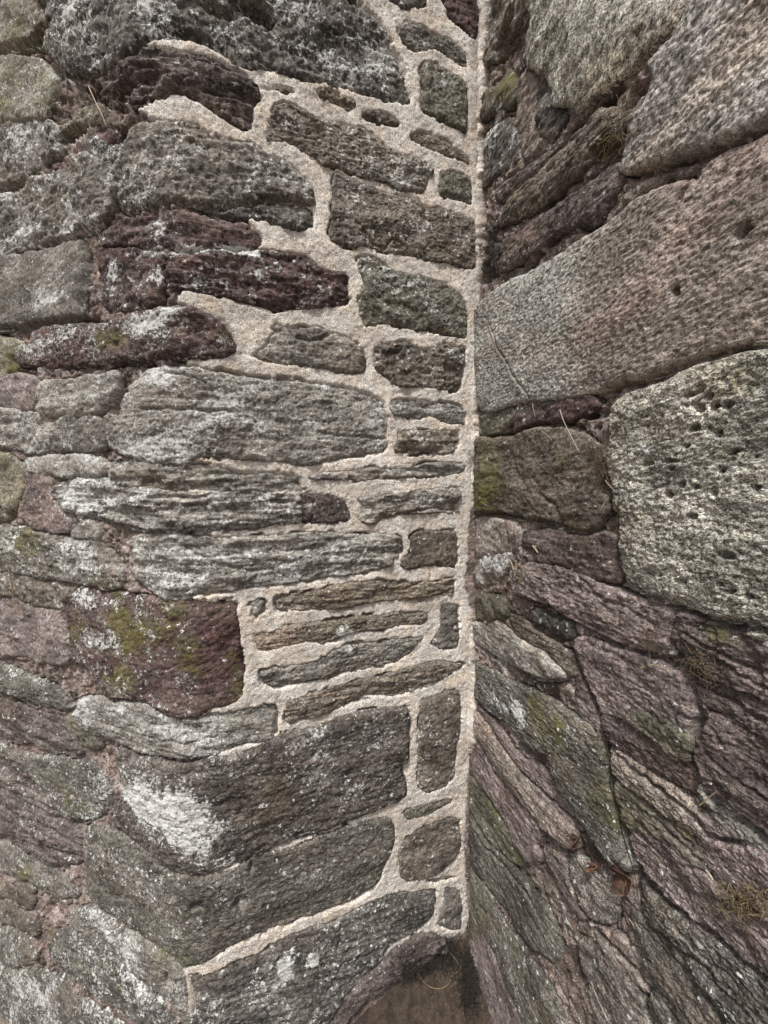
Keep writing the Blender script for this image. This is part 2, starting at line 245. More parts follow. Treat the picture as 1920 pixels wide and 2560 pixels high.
CW = [
('PG',.0,.08,0.1,.9,12,'c0 300 -60 1240 -60 1180 70 1110 140 1010 220 960 300 900 390 800 440 700 520 600 580 530 640 450 600 385 600 380 520 340 430 250 370 260 250 290 100'),
('BR',.15,.45,.4,1.4,8,'c0 -20 380 60 335 120 250 190 150 220 60 270 -60 60 -60 20 100 0 200 -30 300'),
('BR',.1,.6,.3,1.2,10,'c0 -40 720 -20 560 60 515 130 440 168 520 150 620 60 645'),
('DB',.05,0,.6,1.1,2,'c0 290 510 330 462 370 560 380 640 440 690 400 780 360 830 310 780 280 680'),
('TN',.05,.1,0.9,1.1,0,'c0 180 480 230 420 270 520 275 680 300 790 340 840 260 900 190 930 185 830 160 720 170 600'),
('DB',.4,.1,.4,1.2,2,'c0 -40 850 60 740 140 722 180 830 160 930 100 1010 0 1080 -40 1100'),
('BR',.05,.1,0.79,.9,10,'c0 90 1290 120 1190 250 1070 400 920 540 820 640 690 720 668 830 685 862 720 800 800 700 880 620 955 500 1052 380 1170 240 1270 100 1320 50 1340'),
('DM',.15,.1,0.79,1.2,4,'c0 60 1120 200 1020 340 898 480 770 620 690 560 792 400 902 260 1035 140 1155 60 1190'),
('DM',.1,.1,0.79,.9,6,'c0 70 1450 200 1335 350 1248 520 1150 640 1050 760 965 788 1040 740 1160 720 1215 640 1325 500 1338 380 1396 240 1496 120 1585 -20 1620 -10 1510'),
('PM',0,.1,.25,.55,12,'c0 1262 -60 1760 -60 1760 650 1560 735 1420 810 1300 862 1200 892 1000 950 870 1000 805 985 835 900 885 730 965 600 1005 440 990 360 1095 260 1185 120'),
('GM',0,.12,.1,.4,10,'c0 300 1600 480 1490 640 1382 760 1300 880 1205 1100 1112 1240 1085 1310 975 1450 905 1600 840 1760 760 c1 1760 610 1500 625 1360 668 1100 758 900 818 760 858 640 890 440 922 250 942 150 962 -30 992 -60 600 -60 440 20 345 100 275'),
('P',.12,0,0.67,1.1,4,'c1 178 995 280 955 440 945 600 938 650 980 600 1030 480 1068 330 1088 220 1108 155 1130'),
('OL',.15,.5,0.8,1.1,4,'c1 -60 1040 100 1014 160 1004 140 1060 60 1135 -60 1155'),
('BR',.0,.45,0.4,.9,12,'c1 -60 1195 60 1176 150 1172 260 1124 420 1112 520 1132 600 1180 655 1240 655 1380 690 1480 712 1600 c2 700 200 640 285 590 308 460 275 320 225 200 226 110 190 -60 185 c1 -60 1600 -60 1400'),
('PG',.05,.22,0.25,1.0,14,'c1 762 962 900 912 1100 845 1350 745 1760 695 c2 1760 900 1500 836 1300 782 1130 722 960 672 865 612 815 500 808 330 798 180 c1 785 1600 752 1400 730 1200 738 1050'),
('DM',.06,0,0.85,.9,6,'c2 202 330 330 304 560 334 660 334 775 344 796 430 796 585 700 586 560 536 420 486 250 476 210 440'),
('TN',.5,.1,0.4,1.5,2,'c2 -100 235 120 250 188 280 186 370 150 418 60 430 -100 440'),
('M',.55,0,0.4,1.5,2,'c2 -120 470 60 445 140 450 110 540 40 600 -120 620'),
('M',.05,.35,0.91,1.0,10,'c2 160 640 190 560 250 502 400 522 560 572 700 632 850 692 900 722 1060 772 1125 802 1085 880 1110 950 1000 992 860 992 700 915 540 835 400 745 250 695 170 678'),
('DM',.05,.4,0.91,1.1,10,'c2 1190 795 1300 815 1480 856 1760 935 1760 1290 1560 1212 1400 1172 1280 1132 1205 1078 1138 980 1150 880'),
('DM',.02,.1,0.91,1.1,6,'c2 1250 1185 1400 1212 1560 1265 1760 1350 1760 1560 1560 1452 1400 1352 1285 1305 1225 1240'),
('M',.05,.08,0.91,.9,10,'c2 542 952 650 955 800 1014 980 1064 1130 1134 1186 1200 1272 1320 1290 1400 1236 1450 1180 1475 1040 1412 900 1362 850 1385 880 1440 800 1400 700 1365 655 1290 608 1200 566 1100 538 1020'),
('OL',.08,.12,0.67,.8,16,'c2 860 1395 905 1375 1040 1424 1180 1485 1230 1560 1200 1630 1100 1618 980 1518 885 1442'),
('LG',.1,.2,0.85,1.0,10,'c2 -90 850 0 868 60 842 130 900 200 960 330 1030 440 1110 460 1165 340 1178 200 1118 80 1058 0 1000 -90 950'),
('DG',.1,.05,0.79,1.1,4,'c2 285 772 400 802 500 852 518 925 440 918 340 858 280 828'),
('OL',.1,.4,0.8,1.2,4,'c2 -60 690 90 700 112 800 60 830 -60 810'),
('BR',.1,.1,0.67,1.0,2,'c2 130 800 210 840 310 925 420 985 520 1060 535 1150 470 1120 350 1025 220 945 140 880'),
('GG',.22,.6,0.61,.9,12,'c2 -100 1080 20 1130 150 1205 280 1256 400 1325 500 1392 620 1474 695 1590 c3 725 100 735 230 762 330 796 480 835 640 862 715 760 690 690 596 640 520 560 415 472 285 422 178 384 70 c2 360 1605 230 1540 120 1430 0 1345 -100 1230'),
('M',.04,0,0.67,.8,6,'c2 -110 1300 -20 1370 40 1432 130 1545 200 1640 c3 240 60 380 195 470 315 590 436 535 492 400 385 270 245 205 150 140 60 60 -60 -60 -180'),
('TN',.02,.05,0.8,.6,16,'c2 -110 1370 -50 1385 10 1450 c3 60 -20 130 65 195 155 262 250 380 378 480 458 530 512 518 590 450 550 340 462 220 330 100 190 20 50 -70 -80 -110 -130'),
('M',.02,.1,0.7,.8,8,'c3 -150 -60 -60 -20 10 90 80 210 180 310 285 425 332 505 325 600 308 685 250 682 180 590 110 440 40 330 -60 200 -150 90'),
('OL',.12,.6,1.0,1.0,6,'c3 -160 130 -70 210 20 335 90 440 165 585 240 690 200 712 110 672 10 565 -70 440 -160 300'),
('GG',.04,.2,1.0,.9,8,'c3 -150 350 -70 455 -5 575 60 640 130 710 200 790 280 890 360 980 390 1060 430 1160 430 1235 388 1268 300 1205 210 1125 130 1015 40 895 -50 780 -150 640'),
('OL',.04,.4,1.0,1.0,4,'c3 -150 680 -60 800 20 930 -20 1000 -40 1180 -90 1150 -150 1080'),
('LG',.12,0,0.79,.9,8,'c3 482 682 560 686 640 775 735 845 755 900 735 1000 690 1035 600 995 524 900 486 780'),
('M',.04,0,1.0,.9,6,'c3 345 620 420 600 465 690 475 790 515 910 580 1020 520 960 440 850 380 730'),
('G',.04,0,0.8,.7,8,'c3 565 1178 640 1234 740 1314 830 1404 900 1504 930 1600 960 1760 700 1760 625 1560 595 1420 568 1300'),
('GG',.25,.6,0.67,1.0,6,'c3 -10 950 60 1010 130 1090 210 1200 280 1305 350 1405 410 1490 450 1600 470 1760 250 1760 190 1560 110 1380 50 1240 10 1150'),
('M',.08,0,0.67,.9,6,'c3 -160 1110 -60 1130 35 1262 102 1420 185 1600 225 1760 60 1760 -20 1600 -100 1420 -160 1280'),
('M',.04,0,0.67,1.0,4,'c3 640 1095 760 1150 880 1255 950 1400 985 1480 900 1440 800 1350 700 1245'),
('GG',.08,.1,0.91,1.1,8,'c3 865 1005 960 1064 1055 1150 1135 1255 1195 1400 1295 1560 1400 1760 1050 1760 985 1560 1005 1420 950 1270 890 1130'),
('TN',.04,0,0.67,.8,12,'c3 745 35 860 115 1000 215 1160 315 1210 375 1320 520 1200 505 1080 420 960 332 830 235 748 130'),
('OL',.05,.35,0.91,1.0,8,'c3 752 245 840 258 960 358 1080 455 1200 562 1320 705 1290 745 1180 690 1020 552 860 472 800 400'),
('M',.06,.05,1.03,1.2,8,'c3 866 505 1000 566 1180 718 1290 790 1400 900 1500 1020 1640 1125 1760 1200 1760 1410 1560 1282 1400 1172 1250 1088 1100 950 970 795 888 680 848 580'),
('DG',.1,0,1.03,1.3,6,'c3 905 805 980 890 1100 1010 1230 1120 1380 1200 1560 1318 1760 1440 1760 1760 1450 1760 1340 1560 1225 1400 1155 1240 1070 1130 930 1010 905 900'),
('LG',.1,0,0.91,.9,8,'c3 1292 262 1350 335 1430 398 1560 496 1760 620 1760 700 1540 585 1420 505 1335 415 1292 340'),
('DM',.04,.05,0.97,1.1,10,'c2 1330 1400 1480 1462 1600 1525 1760 1610 c3 1760 590 1580 470 1440 372 1335 292 1295 225 1272 100 1262 -20 c2 1262 1530'),
('M',.05,.1,0.79,1.0,8,'c3 1225 425 1350 455 1500 605 1760 745 1760 1140 1600 1040 1480 895 1360 795 1335 715 1245 580'),
('DM',.05,.05,0.97,1.1,6,'c2 705 1405 850 1472 960 1562 1100 1642 1190 1655 c3 1205 100 1252 200 1282 290 1200 272 1050 195 900 105 765 12 730 -60'),
('M',.03,0,0.67,1.0,4,'c2 548 1120 600 1240 652 1350 685 1450 690 1540 640 1475 560 1385 540 1260'),
]
# surface marks: kind, tile, x, y, rx, ry, strength     (kinds: L white lichen, O ochre growth, D hollow, B bump, N no lichen, K dark crust)
MARKS = [
('L','a3',980,400,250,110,1.3),('L','a3',1120,410,130,110,1.3),('L','a3',1130,560,110,80,1.3),('L','a3',850,320,110,70,1.0),('L','a3',880,180,180,80,.4),('N','a3',1500,300,250,150,.3),
('L','a0',900,60,60,120,.9),('L','b0',350,280,400,120,.25),('L','b0',780,310,120,70,.5),('L','b0',960,1000,200,80,.5),('L','b0',950,1090,70,40,.8),
('L','a0',450,250,200,200,.35),('L','a0',100,1400,80,60,.7),('L','a0',950,1350,60,60,.7),
('L','a1',850,70,90,25,1.0),('L','a1',1050,75,80,30,1.0),('L','a1',1180,75,100,22,1.5),('L','a1',1400,75,110,26,1.5),('L','a1',680,190,40,70,.9),('L','a1',930,240,60,40,.7),('L','a1',1170,260,90,50,.5),
('L','b1',30,75,60,20,1.3),('L','b1',120,235,40,30,.9),
('L','a1',300,370,90,50,.9),('L','a1',240,300,40,40,.6),('L','a1',880,510,170,70,1.1),('L','a1',1050,440,60,30,.8),('L','a1',240,640,140,80,.6),('L','a1',430,550,90,50,.5),
('O','a1',680,590,160,90,1.0),('O','a1',60,700,100,100,.5),('L','a1',940,820,120,60,.8),('L','a1',1300,960,80,50,.5),
('L','a1',900,1220,180,90,.45),('L','a1',1350,1090,160,60,.35),('L','b1',500,1000,200,130,.18),('L','b1',800,1220,90,60,.6),
('L','a1',480,1530,200,120,.45),('L','a2',480,120,180,110,.4),('L','a2',1000,520,220,150,.5),('L','a2',1200,440,200,60,.4),
('L','a2',500,500,130,100,.4),('O','a2',80,350,180,100,.5),('L','a2',600,940,120,60,.7),('L','a2',520,700,90,50,.7),('O','a2',850,820,260,180,.5),('O','a2',700,1000,260,180,.4),('N','a2',1300,1000,150,260,.8),('L','a2',1360,990,60,70,.6),('L','a2',1150,1200,130,100,.4),
('N','a2',1000,1250,200,60,.5),('L','a2',750,1400,250,80,.25),('L','a2',1100,1500,200,60,.2),
('L','b3',30,200,500,200,.12),('L','b3',265,1300,38,55,2.2),('L','b3',425,1245,36,36,2.2),('L','b3',600,1300,400,200,.1),('L','b3',140,330,24,24,1.6),
('L','a3',850,760,200,100,.35),('O','a3',870,1120,180,50,.5),('O','a3',1050,1300,100,100,.5),('L','a3',600,1050,160,80,.4),('L','a3',800,1250,70,120,.6),('L','a3',1060,1480,80,80,.6),('L','a3',180,1500,150,120,.35),
('O','a3',430,330,90,60,.6),('O','a3',170,770,70,50,.8),('O','a3',740,1430,60,50,.9),('O','a3',330,1180,100,60,.5),
('O','a0',40,520,120,140,.6),('O','a0',120,130,160,100,.3),
('O','b1',900,400,200,120,.3),('O','b0',1130,1500,120,60,.6),('L','b2',90,420,80,40,.5),('L','b2',240,530,100,30,.5),('L','b2',770,120,60,30,.7),('L','b2',420,150,60,30,.6),('L','b2',620,900,60,40,1.4),('L','b2',640,1000,22,22,1.8),
('O','b2',1450,100,70,120,.8),
('O','c1',20,1400,90,260,.9),('N','c1',450,1350,250,200,.6),('O','c1',1560,850,220,110,.8),('O','c1',800,1120,70,60,.5),('L','c1',960,1235,60,20,1.3),
('O','c0',110,500,60,90,.5),('O','c2',250,560,110,60,.6),('O','c2',1450,920,140,50,.9),('O','c2',450,1480,60,110,.7),('O','c2',300,1360,60,50,.4),
('L','c2',215,1370,45,60,2.0),('L','c2',118,1340,22,26,1.8),('L','c2',60,1310,60,60,.5),('O','c3',1150,480,90,60,.6),
('O','c3',150,1180,60,90,.6),('O','c3',230,1350,60,70,.6),('O','c3',60,360,40,60,.5),
('L','c2',60,500,90,80,.7),('L','c2',100,1100,120,60,.4),('L','c0',40,770,60,100,.7),('L','c0',-10,200,30,200,.6),
('N','b2',1450,1400,80,300,.1),('L','c2',1100,1140,160,80,.12),
# hollows and pits, real relief
('D','b1',900,290,90,60,9),('D','c1',1140,290,26,30,16),('D','c0',1540,1370,44,30,13),('D','c0',920,200,18,14,8),('D','c0',1095,250,22,16,9),('D','c0',490,255,14,12,7),
('D','c1',1310,880,26,20,10),('D','c1',1360,925,34,22,11),('D','c1',1400,990,30,24,12),('D','c1',1475,990,30,24,12),('D','c1',1300,1000,26,20,10),('D','c1',1260,915,50,12,8),('D','c1',1270,1120,34,24,10),('D','c1',1425,1150,32,24,9),('D','c1',1500,1260,40,18,9),('D','c1',1240,1225,18,12,7),('D','c1',1370,1113,14,10,7),('D','c1',980,1330,30,14,8),('D','c1',1140,1310,50,12,7),('D','c1',1135,1357,20,12,8),('D','c1',1110,1500,22,20,12),('D','c1',1195,1450,22,18,8),('D','c1',1440,1370,24,18,8),('D','c1',1280,1460,18,14,8),('D','c1',1405,1500,18,18,8),('D','c1',1640,1470,26,20,9),
('D','c2',1110,85,16,20,10),('D','c2',1260,215,24,16,9),('D','c2',1480,440,44,18,9),('D','c2',1200,600,34,14,8),('D','c2',1510,650,24,14,8),('D','c2',1440,605,16,10,7),('D','c2',1070,560,14,10,6),('D','c2',1610,680,26,12,8),('D','c2',1390,70,16,14,8),
('D','a3',1430,930,60,40,12),('D','a3',1490,710,16,36,10),('D','a3',1170,960,50,60,8),('D','a3',1240,1000,20,50,6),
('D','a0',1300,110,110,34,18),('D','a0',1520,120,110,44,16),('D','a0',1100,230,80,24,10),('D','b0',80,110,100,50,10),
('D','b1',500,970,40,16,6),('D','b2',620,900,50,30,-4),('D','a0',860,520,120,50,12),('D','a0',960,480,60,16,8),
('D','a1',850,130,90,120,10),('D','a1',1150,540,120,60,5),
('D','b2',260,125,70,14,14),('D','a2',1640,130,50,18,14),
# cavities in the old joints
('D','a0',420,805,70,34,40),('D','a0',585,575,34,40,36),('D','a0',725,550,60,50,40),('D','a0',730,800,40,50,34),('D','a0',270,240,60,40,36),
('D','a2',445,1330,26,22,26),('D','a3',450,485,40,16,30),('D','a3',305,980,26,36,24),('D','a3',195,1270,20,16,26),('D','a3',1000,1390,22,40,24),('D','a3',960,1510,40,20,20),
('D','c0',700,880,50,40,22),('D','c0',880,560,60,60,26),('D','c0',90,270,50,110,20),('D','c0',490,780,90,26,18),('D','c1',240,140,60,30,26),('D','c1',0,30,40,60,26),('D','c1',700,1450,30,90,14),('D','c1',640,1040,80,20,14),('D','c3',325,620,18,24,14),('D','c3',550,1350,34,90,26),('D','b1',1470,200,30,60,20),
]
# cracks and ledges: width mm, depth mm, polyline
CRACKS = [
(3,9,'a1 1000 790 1100 805 1230 850'),(4,8,'a1 870 1010 1000 1005 1150 1012 1400 1018'),(3,6,'b1 480 1150 620 1165 760 1170 850 1180'),
(5,12,'a1 900 1525 1050 1525 1180 1530 1260 1500'),(4,10,'a2 1110 155 1180 150 1250 130'),(3,6,'a1 1250 1440 1350 1425 1500 1430 b1 237 1445'),(3,6,'b1 0 1450 150 1455 330 1490'),
(5,11,'b1 340 580 420 600 480 600 520 560'),(4,9,'b0 720 1370 780 1450 850 1480 900 1420 960 1460'),(4,9,'b1 800 790 860 820 930 870'),(3,6,'b1 240 310 300 340 360 330'),
(3,5,'a2 900 1130 980 1120 1060 1090'),(4,7,'a2 880 1180 870 1220 890 1260'),(3,7,'a1 1480 260 b1 100 270 240 310'),
(4,9,'a0 1400 370 1540 380 1640 430'),(4,9,'a0 850 430 960 440 1010 480'),(3,7,'a0 820 480 900 510 1000 500 1100 540'),(3,7,'b0 290 640 360 690 440 740'),
(5,9,'c0 860 1045 940 1040 1020 1000 1100 960 1180 945'),(5,8,'c0 1165 1140 1120 1260 1110 1330'),(4,6,'c0 1420 1010 1390 1060'),
(3,6,'c1 20 460 60 560 80 640 120 700 180 820 260 930'),(4,7,'c1 1300 770 1400 690 1500 640 1600 650'),
(4,9,'c2 320 80 400 130 430 170 450 270'),(3,6,'c2 100 200 240 240 320 232'),(3,6,'c2 480 320 540 326 600 330'),
(4,9,'c2 260 1640 380 1655 c3 385 80 420 190 480 300'),(3,7,'c2 880 1300 960 1380 1040 1420'),(3,6,'c2 1100 1340 1180 1390 1250 1420'),(4,7,'c2 560 570 700 680 860 770 1000 850'),
(4,8,'c3 960 800 1050 880 1150 990 1250 1090'),(4,8,'c3 820 240 960 350 1100 470 1200 590'),(4,8,'c3 1000 440 1120 560 1260 690'),(4,8,'c3 1050 1140 1160 1230 1300 1320 1460 1480'),
(3,7,'c3 1300 1360 1400 1460 1560 1620'),(3,7,'c2 1200 900 1350 980 1500 1060 1659 1130'),(3,7,'c2 1250 1000 1400 1070 1659 1220'),(3,7,'c2 1320 1240 1480 1310 1659 1420'),(3,7,'c3 1330 60 1450 160 1659 300'),
(3,6,'b2 640 530 700 470 740 390'),(4,8,'b2 990 640 1040 620 1060 600'),(4,8,'b2 850 240 940 215 1010 180 1100 170 1280 180'),(4,8,'b3 540 1030 590 1050 590 1120 570 1200'),(3,6,'b2 750 960 680 980 600 960'),
(4,8,'a2 1100 400 1300 500 b2 60 540 200 520'),(3,6,'b2 240 420 330 430 450 380'),(3,7,'a2 860 1500 1000 1540 1100 1560 1300 1500'),
(6,22,'a0 -20 1125 100 1092 190 1050'),(7,24,'a0 -20 345 80 325 150 280 240 290'),(6,24,'a1 -20 524 110 518 250 494 400 474 560 468'),(6,22,'a1 560 745 700 735 800 730 900 738'),
(5,20,'a1 660 1010 700 900 720 820'),(5,18,'a2 540 222 700 260 860 300 1020 306 1100 298'),(6,22,'a0 240 1455 400 1415 480 1378 590 1352'),(5,18,'a0 900 600 940 572 1050 558 1150 585 1290 685 1420 775'),
(5,16,'b0 515 1440 600 1472 680 1486'),(4,14,'b0 600 5 650 35 720 45 760 78 850 170'),(4,14,'b0 1060 668 1120 690 1200 725'),(5,14,'a0 1060 1192 1150 1222 1300 1226 1450 1208 b0 237 1212 430 1226'),
(4,12,'a2 660 1290 760 1298 870 1312 960 1368'),(4,12,'a1 1060 315 1180 338 1300 355 1420 392 b1 90 415 230 438'),(4,12,'b1 855 1245 700 1275 560 1310 480 1320'),
(5,16,'a0 850 605 780 660 700 640 600 600 560 500'),(5,14,'a1 490 20 505 130 500 300 485 440'),
(5,20,'c1 720 890 900 832 1100 762 1360 672 1560 640 1700 630'),(4,16,'c2 300 232 460 280 590 316 690 285'),(5,18,'c2 792 170 800 340 805 510 860 622 960 680 1130 742 1300 798 1500 846 1700 892'),
(4,18,'c2 170 685 400 755 540 845 700 925 860 1000 1000 1050 1130 1110'),(5,20,'c2 528 900 538 1030 590 1180 650 1310 690 1420 700 1560 c3 730 60 742 240 790 400 830 560 870 720 895 900'),
(5,20,'c2 1110 960 1195 1090 1220 1220 1290 1380 1255 1500'),(4,16,'c3 1240 60 1285 240 1350 345 1430 400 1560 500 1700 600'),(4,16,'c3 -20 30 90 210 230 350 330 450'),(4,16,'c3 200 150 400 330 540 450 600 500'),
(5,20,'c3 470 640 500 800 560 980 640 1100 780 1230 870 1340 940 1440'),(4,16,'c3 900 790 1010 910 1150 1010 1300 1110 1400 1190 1560 1320 1700 1440'),(4,16,'c3 740 20 870 140 1000 240 1180 380 1320 540 1500 600'),
(5,18,'c0 340 1240 520 1130 650 1040 780 950'),(5,20,'c0 180 1580 300 1490 440 1400 600 1345'),(5,20,'c0 480 790 600 700 700 600 820 520 900 400 980 300'),(5,16,'c1 -20 1172 60 1160 150 1150 270 1105 430 1095 560 1130'),
(5,18,'c2 -20 205 110 200 220 232'),(4,16,'c2 -60 985 80 1070 220 1135 340 1185 460 1180'),(4,16,'c2 -60 1310 40 1400 130 1520 220 1640 c3 250 80'),(4,14,'c3 -120 420 -20 590 80 690 200 820 300 960'),(5,16,'c0 900 1040 1100 965 1300 920 1500 830 1700 740'),
]
def wall_marks(W, tiles):
    M = []; C = []
    for k, t, x, y, rx, ry, v in MARKS:
        px, py = tp(t, x, y); s0, z0 = W.trace(px, py); s1, _ = W.trace(px+rx*.3646, py); _, z1 = W.trace(px, py+ry*.3646)
        if (W is WC) != (px > 1046 or (t[0] == 'c')) : continue
        M.append((k, float(s0), float(z0), max(abs(float(s1-s0)), .003), max(abs(float(z1-z0)), .003), v))
    for wd, dp, s in CRACKS:
        isC = s.startswith('c')
        if (W is WC) != isC: continue
        P = parse(s); S, Z = W.trace(P[:, 0], P[:, 1]); C.append((wd*.001, dp*.001, np.stack([S, Z], 1)))
    return M, C
MK = {id(WAB): wall_marks(WAB, 'ab'), id(WC): wall_marks(WC, 'c')}

def seg_dist(X, Y, P, closed=True):
    """distance from points to a polyline, and the nearest point on it"""
    A = P; Bp = np.roll(P, -1, 0) if closed else P[1:]
    if not closed: A = P[:-1]
    n = len(X); best = np.full(n, 1e9); bx = np.zeros(n); by = np.zeros(n)
    for a, b in zip(A, Bp):
        d = b-a; L = d@d + 1e-12
        t = np.clip(((X-a[0])*d[0]+(Y-a[1])*d[1])/L, 0, 1)
        qx = a[0]+t*d[0]; qy = a[1]+t*d[1]
        r = (X-qx)**2+(Y-qy)**2
        m = r < best
        best = np.where(m, r, best); bx = np.where(m, qx, bx); by = np.where(m, qy, by)
    return np.sqrt(best), bx, by
def inside(X, Y, P):
    r = np.zeros(len(X), bool); B_ = np.roll(P, -1, 0)
    for (x1, y1), (x2, y2) in zip(P, B_):
        if y1 == y2: continue
        c = ((y1 > Y) != (y2 > Y)) & (X < (x2-x1)*(Y-y1)/(y2-y1)+x1)
        r ^= c
    return r
def smooth_poly(P, step, amp, seed, grow=0.0):
    n = len(P); out = []
    for i in range(n):
        p0, p1, p2, p3 = P[i-1], P[i], P[(i+1) % n], P[(i+2) % n]
        L = np.linalg.norm(p2-p1); k = max(1, int(round(L/step)))
        for j in range(k):
            t = j/k
            cr = .5*((2*p1)+(-p0+p2)*t+(2*p0-5*p1+4*p2-p3)*t*t+(-p0+3*p1-3*p2+p3)*t**3)
            ln = p1*(1-t)+p2*t
            out.append(cr*.7+ln*.3)
    Q = np.array(out)
    T = np.roll(Q, -1, 0)-np.roll(Q, 1, 0); T /= np.linalg.norm(T, axis=1)[:, None]+1e-9
    N = np.stack([T[:, 1], -T[:, 0]], 1)
    o = fbm(Q[:, 0]*24+seed*3.1, Q[:, 1]*24, 5, seed, .8)*amp
    area = .5*np.sum(Q[:, 0]*np.roll(Q[:, 1], -1)-np.roll(Q[:, 0], -1)*Q[:, 1])
    return Q + N*(o + grow*np.sign(area))[:, None]

def near_marks(W, S, Z):
    lich = np.zeros(len(S)); och = np.zeros(len(S)); hol = np.zeros(len(S)); crust = np.zeros(len(S))
    s0, s1, z0, z1 = S.min()-.05, S.max()+.05, Z.min()-.05, Z.max()+.05
    M, C = MK[id(W)]
    wob = fbm(S*30, Z*30, 3, 5)*.5; wob2 = fbm(S*30+50, Z*30, 3, 9)*.5
    for k, a, b, ra, rb, v in M:
        if a+3*ra < s0 or a-3*ra > s1 or b+3*rb < z0 or b-3*rb > z1: continue
        kk = 1.7 if k == 'D' and W is WC else 1.0
        q = ((S-a)/ra+wob*kk)**2+((Z-b)/rb+wob2*kk)**2
        g = np.exp(-q**1.2) if k != 'D' else np.exp(-q**2)
        if k == 'L': lich += g*v
        elif k == 'O': och += g*v
        elif k == 'N': lich -= g*v
        elif k == 'D': hol -= g*v*.001*(1.9 if W is WC else 1.2)
    for wd, dp, P in C:
        if P[:, 0].max() < s0 or P[:, 0].min() > s1 or P[:, 1].max() < z0 or P[:, 1].min() > z1: continue
        d, _, _ = seg_dist(S+wob*.010, Z+wob2*.010, P, False)
        hol -= dp*np.exp(-(d/wd)**2)*(.75+.9*np.clip(wob+.3, 0, 1))
    return lich, och, hol

# ---------------------------------------------------------------- materials
def newmat(name):
    m = bpy.data.materials.new(name); m.use_nodes = True; t = m.node_tree
    return m, t, t.nodes['Principled BSDF']
class NB:
    def __init__(s, t): s.t = t
    def n(s, ty, **kw):
        k = s.t.nodes.new(ty)
        for a, b in kw.items(): setattr(k, a, b)
        return k
    def l(s, a, b): s.t.links.new(a, b)
    def attr(s, name, out='Vector'):
        return s.n('ShaderNodeAttribute', attribute_name=name).outputs[out]
    def vscale(s, v, sc):
        k = s.n('ShaderNodeVectorMath', operation='MULTIPLY'); s.l(v, k.inputs[0]); k.inputs[1].default_value = sc; return k.outputs[0]
    def noise(s, v, scale, detail=4, rough=.55, dist=0.0):
        k = s.n('ShaderNodeTexNoise'); s.l(v, k.inputs['Vector']); k.inputs['Scale'].default_value = scale
        k.inputs['Detail'].default_value = detail; k.inputs['Roughness'].default_value = rough; k.inputs['Distortion'].default_value = dist
        return k.outputs[0]
    def m(s, op, a, b=None, c=None, clamp=False):
        k = s.n('ShaderNodeMath', operation=op, use_clamp=clamp)
        for i, q in enumerate((a, b, c)):
            if q is None: continue
            if isinstance(q, (int, float)): k.inputs[i].default_value = q
            else: s.l(q, k.inputs[i])
        return k.outputs[0]
    def ramp(s, f, a, b, lo=0.0, hi=1.0):
        k = s.n('ShaderNodeMapRange', interpolation_type='SMOOTHSTEP'); s.l(f, k.inputs[0])
        for i, q in ((1, a), (2, b), (3, lo), (4, hi)):
            if isinstance(q, (int, float)): k.inputs[i].default_value = q
            else: s.l(q, k.inputs[i])
        return k.outputs[0]
    def mix(s, f, a, b, mode='MIX'):
        k = s.n('ShaderNodeMix', data_type='RGBA', blend_type=mode)
        if isinstance(f, (int, float)): k.inputs[0].default_value = f
        else: s.l(f, k.inputs[0])
        for i, q in ((6, a), (7, b)):
            if isinstance(q, tuple): k.inputs[i].default_value = (*q, 1)
            else: s.l(q, k.inputs[i])
        return k.outputs[2]

